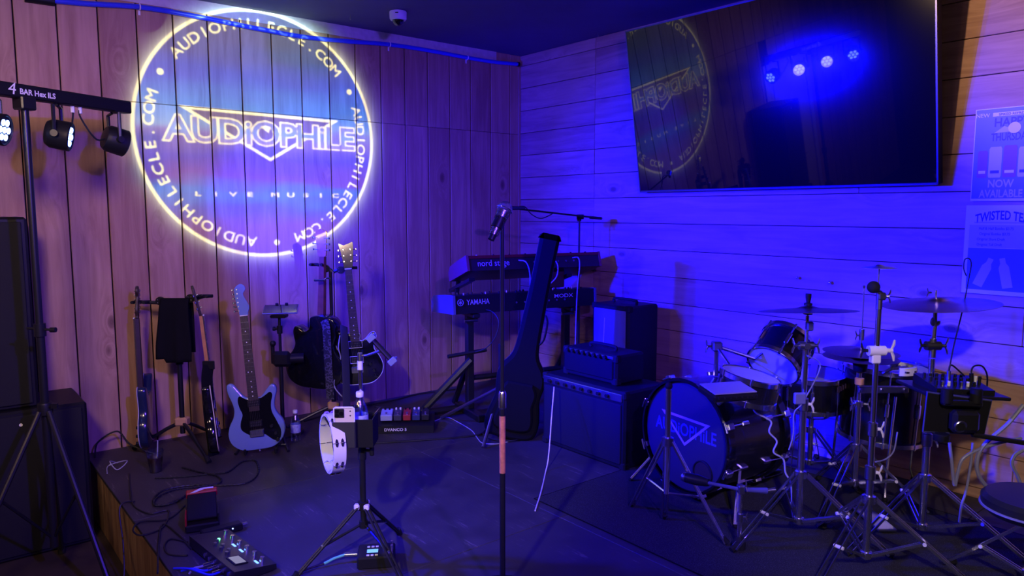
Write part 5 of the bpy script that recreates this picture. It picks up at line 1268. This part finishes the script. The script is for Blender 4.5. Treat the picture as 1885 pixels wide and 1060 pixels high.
# snare on its stand
sc_ = D(1496, 717, 3.85)
sn = drum('snare_drum', 'black snare drum with gold fittings in the middle of the kit', sc_, (-.03, -.06, 1), .165, .165, 8, lugm=m_chrome, batter=mat('coated head', (.42, .42, .46), .6))
for i in range(4): MB().cyl((-.10+.03*i, -.172, .045), (-.10+.03*i, -.172, .070), .009, n=10).build('gold_ferrule', m_gold, sn)
MB().box((.0, -.0, .105), (.30, .035, .006), Matrix.Rotation(.35, 4, 'Z'), b=.002).build('damper_bar', m_dchrome, sn)
def hardware(name, label, base, cat, **k): return thing(name, label, cat, base)
def tripod(t, hz, z0, R, rot, m=m_chrome, legw=.013, bottom=True):
    for i in range(3):
        a = math.radians(rot+120*i); d = Vector((math.cos(a), math.sin(a), 0)); s_ = Vector((-d.y, d.x, 0))
        foot = d*R+ZV*.012; h0 = d*.028+ZV*hz
        mb = MB()
        for sg in (-1, 1): mb.add([q+s_*(sg*legw+e) for e in (-.0022, .0022) for q in (h0+ZV*.007, h0-ZV*.007, foot-ZV*.0, foot+ZV*.014)], [(0, 1, 2, 3), (4, 7, 6, 5), (0, 4, 5, 1), (1, 5, 6, 2), (2, 6, 7, 3), (3, 7, 4, 0)])
        mb.cyl(foot+ZV*.007-s_*(legw+.002), foot+ZV*.007+s_*(legw+.002), .006, n=8)
        lg = mb.build('leg', m, t); MB().tube([foot-d*.035+ZV*.022, foot+d*.018+ZV*.0], [.012, .014], 8).build('rubber_foot', m_rub, lg)
        md = h0*.48+foot*.52; br = MB()
        for sg in (-1, 1): br.add([q+s_*(sg*legw*.6+e) for e in (-.002, .002) for q in (d*.02+ZV*(z0+.006), d*.02+ZV*(z0-.006), md-ZV*.006, md+ZV*.006)], [(0, 1, 2, 3), (4, 7, 6, 5), (0, 4, 5, 1), (1, 5, 6, 2), (2, 6, 7, 3), (3, 7, 4, 0)])
        br.build('brace', m, t); MB().cyl(md-s_*(legw+.006), md+s_*(legw+.006), .007, n=10).build('pivot', m_white, t)
    MB().lathe([(.014, hz-.018), (.026, hz-.016), (.026, hz+.014), (.014, hz+.018)], 18).build('leg_collar', m, t)
    MB().lathe([(.014, z0-.014), (.022, z0-.013), (.022, z0+.012), (.014, z0+.014)], 18).build('brace_collar', m, t)
def wing(t, p, d, s=1.0, m=m_white):
    d = Vector(d).normalized(); u = ZV-d*d.z; u.normalize(); mb = MB(); mb.cyl(p, Vector(p)+d*.022*s, .007*s, n=10)
    for sg in (-1, 1): mb.tube([Vector(p)+d*.018*s, Vector(p)+d*.026*s+u*sg*.018*s, Vector(p)+d*.028*s+u*sg*.032*s], [.006*s, .008*s, .005*s], 8, flat=.5)
    mb.build('wing_nut', m, t)
def cymbal(label, p, r, tilt=(0, 0), m=m_brass, bell=.16, name='cymbal', h=None, flip=False):
    h = h or r*.13; s = -1 if flip else 1
    t = thing(name, label, 'cymbal', p, RX(tilt[0]) @ RY(tilt[1]))
    pr = [(r, 0), (r*.8, h*.22), (r*.5, h*.46), (r*.24, h*.60), (r*.20, h*.72), (r*.13, h*.93), (r*.035, h)]
    pr2 = [(a, b-.0012) for a, b in pr]
    MB().lathe([(a, s*b) for a, b in pr+pr2[::-1]+[pr[0]]], 56, capb=False, capt=False).build('bow', m, t)
    for k in (.35, .5, .62, .75, .88):
        pass
    return t
def stand(label, base, tube_z, hz, z0, R, rot, top_z, joint_z=(), tilter=True, off=(0, 0)):
    t = hardware('cymbal_stand', label, (base.x, base.y, ZS), 'cymbal stand')
    zz = sorted([z0]+list(joint_z)+[top_z]); rr = [.0145, .0125, .0105, .009]
    for i, (a, b) in enumerate(zip(zz, zz[1:])):
        MB().cyl((0, 0, a-.03 if i else a), (0, 0, b), rr[min(i, 3)], n=16).build('tube_section', m_chrome, t)
    for i, z in enumerate(joint_z):
        r = rr[min(i, 3)]; MB().lathe([(r, z-.05), (r+.006, z-.046), (r+.006, z+.004), (r, z+.008)], 18).build('height_collar', m_dchrome, t); wing(t, (r, 0, z-.02), (.9, -.45, 0))
    tripod(t, hz, z0, R, rot); return t
def felt(t, z, off=(0, 0), boltz=None):
    x, y = off; MB().cyl((x, y, z-.035), (x, y, z+.06), .0035, n=8).build('top_rod', m_chrome, t); MB().lathe([(.008, z-.016), (.019, z-.014), (.019, z-.004), (.008, z-.002)], 16, Matrix.Translation((x, y, 0))).build('felt_washer', m_rub, t)
# stand 1: crash cymbal in front of the snare
b1 = G(1470, 957, ZS+.075); Y1 = b1.y
zf = lambda px, py, Y: D(px, py, Y).z-ZS
s1 = stand('chrome double-braced stand under the crash cymbal before the snare', b1, None, zf(1473, 872, Y1), .075, .36, 205, zf(1484, 640, Y1), (zf(1477, 735, Y1),))
mb = MB(); zj = zf(1484, 636, Y1); mb.cyl((-.03, 0, zj), (.03, 0, zj), .018, n=14); mb.cyl((0, -.02, zj), (0, .02, zj), .014); mb.build('tilter', m_dchrome, s1); wing(s1, (.03, 0, zj), (1, 0, 0), 1.0, m_dchrome); wing(s1, (-.03, 0, zj), (-1, 0, 0), 1.0, m_chrome)
zc = zf(1487, 573, Y1); MB().cyl((0, 0, zj), (0.006, .01, zc-.02), .008, n=12).build('upper_rod', m_chrome, s1); mb = MB(); mb.box((.01, -.005, zf(1487, 600, Y1)), (.03, .028, .04), b=.006); mb.build('tilter_head', m_dchrome, s1); felt(s1, zc, (.006, .01))
cymbal('dark crash cymbal seen edge-on above the snare drum', (b1.x+.006, b1.y+.01, ZS+zc), .203, (-5.5, -1.0), m=mat('dark bronze', (.20, .15, .09), .35, metal=1), h=.022)
mb = MB(); mb.lathe([(.017, zc+.024), (.017, zc+.034), (.008, zc+.036), (.012, zc+.06), (.012, zc+.075)], 16, Matrix.Translation((.006, .01, 0))); mb.build('wing_screw', m_blk, s1)
cc = D(1495, 690, Y1); MB().box((-.03, -.03, zf(1480, 730, Y1)), (.05, .02, .05), b=.005).build('cable_clamp', mat('blue clamp', (.15, .15, .35), .4), s1)
# stand 2: microphone stand nearest the room
b2 = G(1594, 1020, ZS+.06); Y2 = b2.y
s2 = stand('chrome stand with a black microphone head and cream wing nut', b2, None, zf(1600, 918, Y2), .06, .36, 215, zf(1617, 560, Y2), (zf(1605, 860, Y2), zf(1611, 720+60, Y2)))
zj = zf(1613, 645, Y2); mb = MB(); mb.cyl((-.035, -.004, zj), (.03, -.004, zj), .020, n=14); mb.box((-.005, 0, zj-.03), (.036, .03, .04), b=.004); mb.build('tilter', m_white, s2); wing(s2, (.032, 0, zj), (1, 0, 0), 1.3); wing(s2, (-.035, 0, zj), (-1, 0, 0), .9, m_blk)
zm = zf(1617, 545, Y2); mb = MB(); mb.cyl((0, 0, zm-.05), (0, 0, zm+.015), .012); mb.box((.006, 0, zm), (.03, .03, .03), b=.005); mb.build('swivel', m_dchrome, s2); wing(s2, (.018, 0, zm), (1, -.3, 0), .8, m_chrome)
om = thing('drum_microphone', 'small black microphone head on top of the chrome stand', 'microphone', (b2.x-.015, b2.y, ZS+zm+.02)); MB().sphere((-.015, -.01, .016), .024, 16).build('windscreen', m_rub, om); MB().tube([(-.01, .0, .01), (.03, .02, -.012)], .010, 10).build('mic_body', m_blk, om)
# splash cymbal above it on a thin boom rod
zs = zf(1615, 490, Y2); MB().tube([(0, .012, zm), (0, .014, zs-.01)], .003, 6).build('splash_rod', m_chrome, s2)
cymbal('small bright splash cymbal floating over the drum stands', (b2.x, b2.y+.014, ZS+zs-.006), .066, m=mat('bright bronze', (.80, .72, .62), .3, metal=1), h=.012)
# stand 3: ride cymbal by the mixer tray
b3 = G(1697, 968, ZS+.07); Y3 = b3.y
s3 = stand('chrome stand under the large ride cymbal beside the mixer tray', b3, None, zf(1701, 878, Y3), .07, .40, 200, zf(1717, 660, Y3), (zf(1706, 800, Y3),))
zj = zf(1718, 636, Y3); mb = MB(); mb.cyl((-.03, 0, zj), (.03, 0, zj), .020, n=14); mb.cyl((0, 0, zj-.05), (0, 0, zj+.03), .014); mb.build('tilter', m_dchrome, s3); wing(s3, (.03, 0, zj), (1, -.2, 0), 1.1, m_chrome); wing(s3, (-.03, 0, zj), (-1, 0, 0), .9, m_blkm)
zc = zf(1716, 560, Y3); MB().tube([(0, 0, zj), (.004, 0, zf(1720, 600, Y3)), (.0, 0, zc-.01)], .009, 10).build('upper_rod', m_chrome, s3); mb = MB(); mb.torus((.004, 0, zf(1720, 592, Y3)), (0, 1, 0), .016, .006, n=16, m=8, a0=.6, a1=5.5); mb.build('tilter_ring', m_dchrome, s3); felt(s3, zc); wing(s3, (-.02, 0, zc+.05), (-1, 0, 0), .6, m_chrome)
cymbal('large bronze ride cymbal on the stand next to the mixer', (b3.x+.02, b3.y, ZS+zc+.0), .222, (0, -4.5), h=.030)
# hi-hat
YH = 3.45
bh = D(1573, 880, YH); base = Vector((bh.x, bh.y, ZS))
hh = hardware('hi_hat_stand', 'chrome hi-hat stand with amber ring and long pull rod', base, 'hi-hat stand'); zf_ = lambda py: zf(1577, py, YH)
MB().cyl((0, 0, .10), (0, 0, zf_(745)), .0145, n=16).build('lower_tube', m_chrome, hh); MB().cyl((0, 0, zf_(760)), (0, 0, zf_(672)), .010, n=14).build('upper_tube', m_chrome, hh); MB().cyl((.0, 0, zf_(690)), (0, 0, zf_(528)), .0032, n=8).build('pull_rod', m_chrome, hh)
MB().sphere((0, 0, zf_(528)), .008, 10).build('rod_tip', m_chrome, hh)
MB().lathe([(.012, zf_(708)), (.021, zf_(707)), (.021, zf_(696)), (.012, zf_(695))], 18).build('amber_ring', mat('amber plastic', (.75, .40, .12), .35), hh)
MB().lathe([(.012, zf_(686)), (.030, zf_(682)), (.034, zf_(668)), (.012, zf_(664))], 18).build('seat_cup', m_blk, hh)
mb = MB(); mb.cyl((0, 0, zf_(626)), (0, 0, zf_(606)), .012); mb.build('clutch', m_dchrome, hh); wing(hh, (-.012, 0, zf_(617)), (-1, -.3, 0), .7, m_chrome)
mb = MB(); mb.box((.10, -.03, zf_(714)), (.24, .018, .034), b=.004); mb.build('memory_bracket', m_dchrome, hh)
for x in (-.01, .09, .20): MB().cyl((x, -.04, zf_(714)), (x, -.045, zf_(714)), .007, n=10).build('bracket_bolt', m_chrome, hh)
mb = MB(); mb.lathe([(.0145, zf_(748)), (.022, zf_(747)), (.022, zf_(738)), (.0145, zf_(737))], 16); mb.build('tube_collar', m_chrome, hh); wing(hh, (.02, -.01, zf_(742)), (1, -.4, 0), 1, m_chrome); wing(hh, (-.02, -.01, zf_(742)), (-1, -.4, 0), 1, m_chrome)
tripod(hh, zf_(822), .12, .32, 100)
mb = MB(); mb.box((0, -.20, .02), (.085, .26, .014), Matrix.Rotation(0, 4, 'X'), b=.004); mb.build('foot_pedal', m_dchrome, hh)
cymbal('upper hi-hat cymbal on the long pull rod', base+ZV*zf_(648), .17, (0, 1), m=MATS['dark bronze'], h=.02)
cymbal('lower hi-hat cymbal turned up on its seat', base+ZV*(zf_(662)+.010), .17, (0, 1), m=MATS['dark bronze'], h=.02, flip=True)
# toms
rt = D(1377, 692, 3.27); rt.z -= .05
r1 = drum('rack_tom', 'shallow black rack tom tipped to the right above the kick drum', rt, (.20, -.06, 1), .132, .10, 6)
tt = D(1437, 650, 3.58)
r2 = drum('rack_tom', 'small black rack tom tipped steeply towards the drummer', tt, (.62, .55, .62), .128, .17, 6)
ft_ = D(1625, 760, 3.72); ft_.z = ZS+.20+.16
fl = drum('floor_tom', 'black floor tom on three legs behind the hi-hat', ft_+ZV*.09, (.05, -.02, 1), .20, .36, 8)
for i in range(3):
    a = math.radians(90+120*i); d = Vector((math.cos(a), math.sin(a), 0))*.222; z_ = ft_.z+.09
    q = MB().tube([d+ZV*.08, d*1.0+ZV*(-(z_-ZS)+.08), d*1.12+ZV*(-(z_-ZS)+.015)], .0065, 8).build('tom_leg', m_chrome, fl); MB().sphere(d*1.12+ZV*(-(z_-ZS)+.014), .013, 8).build('rubber_foot', m_rub, q)
# tom mounts from the kick
th_ = thing('tom_holder', 'chrome tom holder rising from the kick drum shell', 'tom holder', kcen+ZV*(R_k+.002))
kt_ = kcen+ZV*(R_k+.0); MB().tube([kt_, kt_+ZV*.16], .0125, 10).build('post', m_chrome, th_, True)
MB().tube([kt_+ZV*.15, rt+Vector((.02, .13, -.02)), rt+Vector((.01, .157, -.01))], .009, 8).build('tom_arm', m_chrome, th_, True); MB().tube([kt_+ZV*.15, tt+Vector((-.14, -.04, -.02)), tt+Vector((-.10, -.06, .02))], .009, 8).build('tom_arm', m_chrome, th_, True)
MB().box(kt_+ZV*.15, (.05, .05, .05), b=.008).build('clamp_block', m_dchrome, th_, True); wing(th_, Vector((-.03, -.01, .15)), (-1, -.3, 0), 1, m_chrome)
# snare stand
b_ = Vector((sc_.x, sc_.y, ZS)); ss = thing('snare_stand', 'chrome basket stand holding the snare drum', 'drum stand', b_); zb_ = sc_.z-ZS-.10
MB().cyl((0, 0, .08), (0, 0, zb_-.06), .013, n=14).build('tube', m_chrome, ss); tripod(ss, .26, .08, .30, 60)
for i in range(3):
    a = math.radians(30+120*i); d = Vector((math.cos(a), math.sin(a), 0)); MB().tube([ZV*(zb_-.06), d*.16+ZV*(zb_-.012), d*.195+ZV*(zb_+.005), d*.197+ZV*(zb_+.035)], .007, 8).build('basket_arm', m_chrome, ss)
# crescent tambourine on the floor tom side
wt = thing('crescent_tambourine', 'white crescent tambourine mounted beside the floor tom', 'tambourine', D(1650, 678, 3.35), RZ(0))
n = 26; V = []; Fc = []
for i in range(n+1):
    a = -1.9+3.3*i/n
    for r, z in ((.085, -.018), (.085, .018), (.070, .018), (.070, -.018)): V.append((r*math.cos(a), r*math.sin(a)*1.0, z))
for i in range(n): Fc += [(i*4+k, (i+1)*4+k, (i+1)*4+(k+1) % 4, i*4+(k+1) % 4) for k in range(4)]
Fc += [(0, 1, 2, 3), (n*4+3, n*4+2, n*4+1, n*4)]
MB().add(V, Fc).build('frame', m_white, wt)
for k in range(5):
    a = -1.5+.62*k; MB().cyl((.0775*math.cos(a), .0775*math.sin(a), -.004), (.0775*math.cos(a), .0775*math.sin(a), .004), .014, n=14).build('jingle', m_chrome, wt)
MB().tube([(-.02, 0, 0), (.06, .02, 0)], .008, 8).build('mount_rod', m_dchrome, wt); MB().tube([(-.02, 0, 0), (-.045, 0.03, -.03)], .008, 8).build('mount_clamp', m_dchrome, wt)
# sample pad in front of the rack tom
pd = thing('sample_pad', 'flat pale percussion pad lying over the kick drum', 'percussion pad', D(1340, 714, 2.96), RZ(14) @ RX(6))
MB().box((0, 0, -.02), (.20, .14, .030), b=.008).build('case', m_blk, pd); MB().box((0, 0, .0), (.19, .13, .006), b=.002).build('playing_surface', mat('pale rubber', (.30, .30, .38), .5), pd)
for i in range(7): MB().cyl((-.08+.026*i, -.073, -.015), (-.08+.026*i, -.070, -.015), .005, n=8).build('jack_socket', m_chrome, pd)
MB().tube([(0, .0, -.035), (.0, .06, -.09)], .010, 8).build('mount_arm', m_chrome, pd)

# kick microphone on a short stand and low boom in front of the kick
YK = 3.05
g0 = G(1360, 1010); ks = thing('kick_mic_stand', 'short chrome stand with blue boom before the kick drum', 'microphone stand', g0); Yk = g0.y; zt = zf(1360, 905, Yk)
MB().lathe([(.028, 0), (.028, .03), (.016, .05), (.012, .055)], 16).build('weighted_foot', m_rub, ks); MB().cyl((0, 0, .04), (0, 0, zt*.55), .010, n=12).build('lower_tube', m_chrome, ks); MB().cyl((0, 0, zt*.5), (0, 0, zt), .0075, n=12).build('upper_tube', m_chrome, ks)
MB().cyl((0, 0, zt*.48), (0, 0, zt*.62), .014, n=12).build('clutch', m_dchrome, ks); wing(ks, (.012, 0, zt*.55), (1, 0, 0), .7, m_chrome)
lo = D(1300, 888, Yk)-g0; ro = D(1412, 903, Yk)-g0
MB().tube([lo, (0, 0, zt+.01), ro], [.007, .008, .013], 10).build('boom_arm', mat('blue tube', (.08, .08, .30), .35), ks); MB().box((0, 0, zt+.012), (.03, .035, .04), b=.006).build('boom_joint', m_dchrome, ks); wing(ks, (.01, -.015, zt+.03), (.2, -1, .3), .7, m_chrome)
MB().cyl(ro, ro+Vector((.035, 0, .004)), .010, n=12).build('boom_end', m_chrome, ks)
km = thing('kick_microphone', 'stubby dark microphone aimed at the kick drum port', 'microphone', g0+lo); MB().tube([Vector((.01, 0, 0)), Vector((-.03, .03, 0)), Vector((-.07, .06, 0))], [.016, .024, .022], 14).build('mic_body', m_blkm, km); MB().sphere((-.075, .064, 0), .021, 12).build('grille', m_dchrome, km)
# long tripod leg set at the left of the kick (floor-standing boom base)
g1 = G(1335, 1004); tp = D(1240, 828, g1.y-.02)
tl = thing('percussion_stand', 'heavy chrome stand with splayed legs left of the kick drum', 'stand', (tp.x, g1.y+.10, ZS)); o_ = WM[tl.name].translation
hz = tp.z-ZS
MB().cyl((0, 0, hz*.45), (0, 0, hz+.24), .0125, n=14).build('upright', m_chrome, tl); MB().lathe([(.014, hz-.02), (.026, hz-.018), (.026, hz+.016), (.014, hz+.02)], 16).build('leg_collar', m_dchrome, tl)
for f_ in (g1-o_, G(1236, 968)-o_+Vector((-.02, .06, 0)), Vector((-.10, .30, 0))):
    f_ = Vector((f_.x, f_.y, .012)); d = f_.normalized(); s_ = Vector((-d.y, d.x, 0)).normalized(); mb = MB()
    for sg in (-1, 1): mb.tube([Vector((0, 0, hz))+d*.02+s_*.010*sg, f_+s_*.010*sg], .006, 6)
    lg = mb.build('leg', m_chrome, tl); MB().tube([f_*.96+ZV*.02, f_*1.04], .013, 8).build('rubber_foot', m_rub, lg)
    MB().tube([Vector((0, 0, hz*.45)), Vector((0, 0, hz))*.45+f_*.55], .006, 6).build('brace', m_chrome, tl)
MB().sphere((0, 0, hz+.245), .017, 12).build('end_cap', m_rub, tl)

# mixer tray on the right
YX = 2.95
def Lx(px, py, dy=0): return D(px, py, YX+dy)
tr = thing('mixer_tray', 'black tray with back panel clamped to the ride cymbal stand', 'tray', Lx(1768, 728)); 
a, b = Lx(1692, 708), Lx(1842, 735); cpt = (a+b)/2; cpt.z = Lx(1765, 724).z
xw = (Lx(1842, 735)-Lx(1692, 712)); 
MB().box((0, 0, 0), (.335, .26, .014), Matrix.Translation(cpt+Vector((0, .06, .0))) @ Matrix.Rotation(.05, 4, 'Y'), b=.004).build('shelf', m_blkm, tr, True)
P = [Lx(1708, 722, -.08), Lx(1826, 738, -.08), Lx(1812, 800, -.08), Lx(1700, 794, -.08)]
mb = MB(); mb.add([p_+Vector((0, dy, 0)) for dy in (0, .012) for p_ in P], [(0, 1, 2, 3), (4, 7, 6, 5), (0, 4, 5, 1), (1, 5, 6, 2), (2, 6, 7, 3), (3, 7, 4, 0)]); mb.build('back_panel', m_blk, tr, True)
MB().tube([p_+Vector((0, .004, 0)) for p_ in P], .005, 6, closed=True).build('panel_edge', mat('navy edge', (.06, .06, .2), .4), tr, True)
for px in (1743, 1797): MB().lathe([(.020, -.030), (.022, -.028), (.022, .026), (.018, .03)], 18, Matrix.Translation(Lx(px, 728, -.11))).build('roller_clip', m_blk, tr, True)
MB().box((0, 0, 0), (.155, .03, .022), Matrix.Translation(Lx(1770, 742, -.11)) @ Matrix.Rotation(.04, 4, 'Y'), b=.005).build('clip_bar', m_blk, tr, True)
MB().box((0, 0, 0), (.11, .05, .09), Matrix.Translation(Lx(1775, 775, -.11)), b=.015).build('clamp_block', m_blkm, tr, True)
MB().torus(Lx(1768, 785, -.13), (0, 1, .2), .020, .006, n=18, m=8).build('hook_ring', m_dchrome, tr, True)
MB().lathe([(.028, -.014), (.030, -.010), (.030, .010), (.026, .014)], 18, Matrix.Translation(Lx(1733, 804, -.10))).build('knob', m_blk, tr, True)
MB().tube([Lx(1790, 800, -.10), Lx(1885, 815, -.10)], .010, 10).build('side_arm', m_blkm, tr, True)
mxp = Lx(1753, 716, .05); mxr = thing('audio_mixer', 'small black audio mixer with knobs on the tray', 'mixer', mxp+ZV*-.012, RY(2.5))
MB().add([(sx*.118, y, z) for sx in (-1, 1) for y, z in ((-.09, .006), (.09, .006), (.09, .055), (-.09, .032))], [(0, 1, 2, 3), (4, 7, 6, 5), (0, 4, 5, 1), (1, 5, 6, 2), (2, 6, 7, 3), (3, 7, 4, 0)]).build('case', m_blkm, mxr)
for i in range(7):
    for j in range(3): MB().cyl((-.10+.026*i, -.05+.045*j, .036+.006*j), (-.10+.026*i, -.05+.045*j, .056+.006*j), .006, n=8).build('knob', [m_blk, m_white, m_dchrome][(i*2+j) % 3] if j == 0 else m_blk, mxr)
for i in range(3): MB().cyl((.06+.018*i, -.02, .04), (.06+.018*i, -.02, .075), .006, n=8).build('fader_cap', m_white if i == 1 else m_blk, mxr)
for i, (px, P) in enumerate(((1745, [(1745, 705, 0), (1747, 680, 0), (1752, 672, 0), (1768, 685, .02), (1775, 692, .03)]), (1788, [(1789, 705, 0), (1788, 685, 0), (1793, 674, .02), (1808, 674, .03), (1817, 690, .05), (1817, 712, .08)]))):
    q = thing('mixer_lead', ['black lead looping out of the left of the audio mixer', 'black lead arching over the right of the audio mixer'][i], 'cable', Lx(P[0][0], P[0][1], .03)); pts = [Lx(a, b, c+.03) for a, b, c in P]
    MB().tube(catmull(pts, 7), .0035, 7).build('lead', m_cable, q, True); MB().cyl(pts[0], pts[0]+(pts[1]-pts[0])*.9, .008, n=10).build('plug', m_dchrome if i == 0 else m_blk, q, True)
# gooseneck lamp wire in front of the poster
MB().tube(catmull([Lx(1746, 690, .04), Lx(1755, 640, .08), Lx(1772, 570, .1), Lx(1784, 510, .1), Lx(1788, 486, .1), Lx(1784, 476, .1), Lx(1776, 478, .1), Lx(1774, 494, .1), Lx(1779, 508, .1)], 8), .0028, 7).build('gooseneck_wire', m_cable, None, label='thin black gooseneck rising from the mixer to a hook before the posters', cat='cable')
# cables hanging below the tray
def hang(label, P, r=.0065, m=None, dy=-.05): return MB().tube(catmull([Lx(a, b, c+dy) for a, b, c in P], 7), r, 8).build('hanging_cable', m or m_hc, None, label=label, cat='cable')
m_hc = mat('violet grey cable', (.22, .22, .36), .4)
hang('pale cable dropping in a sharp loop below the mixer tray', [(1748, 815, 0), (1752, 850, 0), (1757, 893, 0), (1763, 870, 0), (1772, 845, 0), (1800, 828, 0), (1840, 815, 0), (1880, 806, 0)])
hang('pale cable hanging straight from the mixer tray to the stage', [(1791, 815, 0), (1786, 860, 0), (1778, 905, 0), (1770, 930, 0), (1766, 960, .05)], .005)
hang('thick pale cable curving from the throne to the side arm', [(1884, 745, 0), (1855, 780, 0), (1815, 815, 0), (1800, 840, 0), (1800, 870, 0), (1818, 897, 0), (1845, 912, 0)], .008)
hang('pale cable curling beside the drum throne', [(1884, 828, 0), (1868, 838, 0), (1863, 855, 0), (1874, 878, 0), (1883, 905, 0)], .0075)
# cables on the kick shell and stands
YZ = 3.42
def dc(label, P, Y, r=.004, m=m_gcable): return MB().tube(catmull([D(a, b, Y+c) for a, b, c in P], 7), r, 7).build('drum_cable', m, None, label=label, cat='cable')
dc('grey cable wound along the kick drum hoop from the pad', [(1372, 722, 0), (1384, 740, 0), (1390, 758, .0), (1412, 770, 0), (1420, 778, 0), (1416, 795, 0), (1430, 812, 0), (1424, 832, 0), (1442, 845, 0), (1446, 870, 0), (1456, 890, 0), (1458, 935, 0)], 3.22)
dc('thin cable hanging down the crash cymbal stand', [(1487, 655, 0), (1510, 675, .05), (1478, 740, 0), (1462, 760, 0), (1460, 800, 0), (1452, 828, 0)], Y1-.03, .003, m_hc)
dc('blue grey cable from the snare side to the floor', [(1462, 745, 0), (1464, 790, 0), (1458, 840, 0), (1455, 900, 0), (1460, 960, 0)], 3.30, .003, m_hc)
dc('pale wire curving off the tall drum stand', [(1612, 850, 0), (1630, 845, .05), (1645, 830, .05), (1652, 795, .05)], Y2+.03, .003, m_hc)
# throne at the right edge
tc0 = D(1905, 915, 2.62); th0 = thing('drum_throne', 'round black drum throne at the edge of the kit', 'stool', (tc0.x, tc0.y, ZS)); zt = tc0.z-ZS
MB().lathe([(.02, zt-.075), (.15, zt-.07), (.168, zt-.05), (.170, zt-.015), (.155, zt), (.0005, zt+.004)], 36).build('seat', mat('black vinyl', (.018, .018, .022), .35), th0); MB().torus((0, 0, zt-.045), (0, 0, 1), .170, .005, n=36, m=6).build('seat_piping', m_hc, th0)
MB().cyl((0, 0, .10), (0, 0, zt-.07), .015, n=14).build('post', m_chrome, th0); tripod(th0, .26, .08, .28, 250)
# pedals on the rug
for label, px, py, rz in (('black kick drum pedal on the rug behind the kick drum', 1500, 985, -60),):
    g = G(px, py-12, ZS+.012); kp = thing('kick_pedal', label, 'pedal', kcen+ka*.36-ZV*(kcen.z-ZS-.011), RZ(math.degrees(math.atan2(ka.y, ka.x))-90)); MB().box((0, 0, .006), (.10, .28, .010), b=.003).build('base_plate', m_blkm, kp); MB().box((0, .02, .045), (.075, .24, .010), Matrix.Rotation(-.2, 4, 'X'), b=.003).build('foot_board', m_dchrome, kp)
    for sx_ in (-.045, .045): MB().tube([(sx_, -.11, .01), (sx_, -.11, .20)], .007, 8).build('post', m_chrome, kp)
    MB().tube([(-.05, -.11, .20), (.05, -.11, .20)], .007, 8).build('axle', m_chrome, kp); MB().tube([(0, -.11, .20), (0, -.12, .32)], .004, 6).build('beater_rod', m_chrome, kp); MB().sphere((0, -.12, .33), .022, 12).build('beater', m_white, kp)

# speckled rug under the kit
N = NT('speckled rug'); b_ = N.n('BsdfPrincipled', i_Roughness=.95); N.l(b_.outputs[0], N.out.inputs[0]); tc_ = N.n('TexCoord')
vo = N.n('TexNoise', i_Scale=420., i_Detail=2.); N.l(tc_.outputs['Object'], vo.inputs['Vector']); n2_ = N.n('TexNoise', i_Scale=5., i_Detail=3.); N.l(tc_.outputs['Object'], n2_.inputs['Vector'])
sp_ = N.ramp(vo.outputs['Fac'], [(.60, (.012, .012, .016)), (.70, (.16, .15, .17))]); N.l(sp_, b_.inputs['Base Color'])
bp_ = N.n('Bump', i_Strength=.9, i_Distance=.004); N.l(vo.outputs['Fac'], bp_.inputs['Height']); N.l(bp_.outputs[0], b_.inputs['Normal'])
c = G(1530, 985); q0 = G(1235, 1000)
v0 = (q0-CORN).dot(UR); u0 = (q0-CORN).dot(UL)
ru = thing('rug', 'black speckled rug laid on the stage under the drum kit', 'rug', WR(2.95, ZS, 1.45))
V0, V1_, U0, U1_ = 2.22, 4.35, .35, 1.75
mb = MB(); M_ = frame(UR, UL, ZV, WR((V0+V1_)/2, ZS+.0022, (U0+U1_)/2)); mb.box((0, 0, 0), (V1_-V0, U1_-U0, .004), M_, b=.001); mb.build('pile', N.m, ru, True)
P = [WR(a, ZS+.003, b) for a, b in ((V0, U0), (V1_, U0), (V1_, U1_), (V0, U1_))]; MB().tube(P, .003, 6, closed=True).build('edge_binding', m_cloth, ru, True)
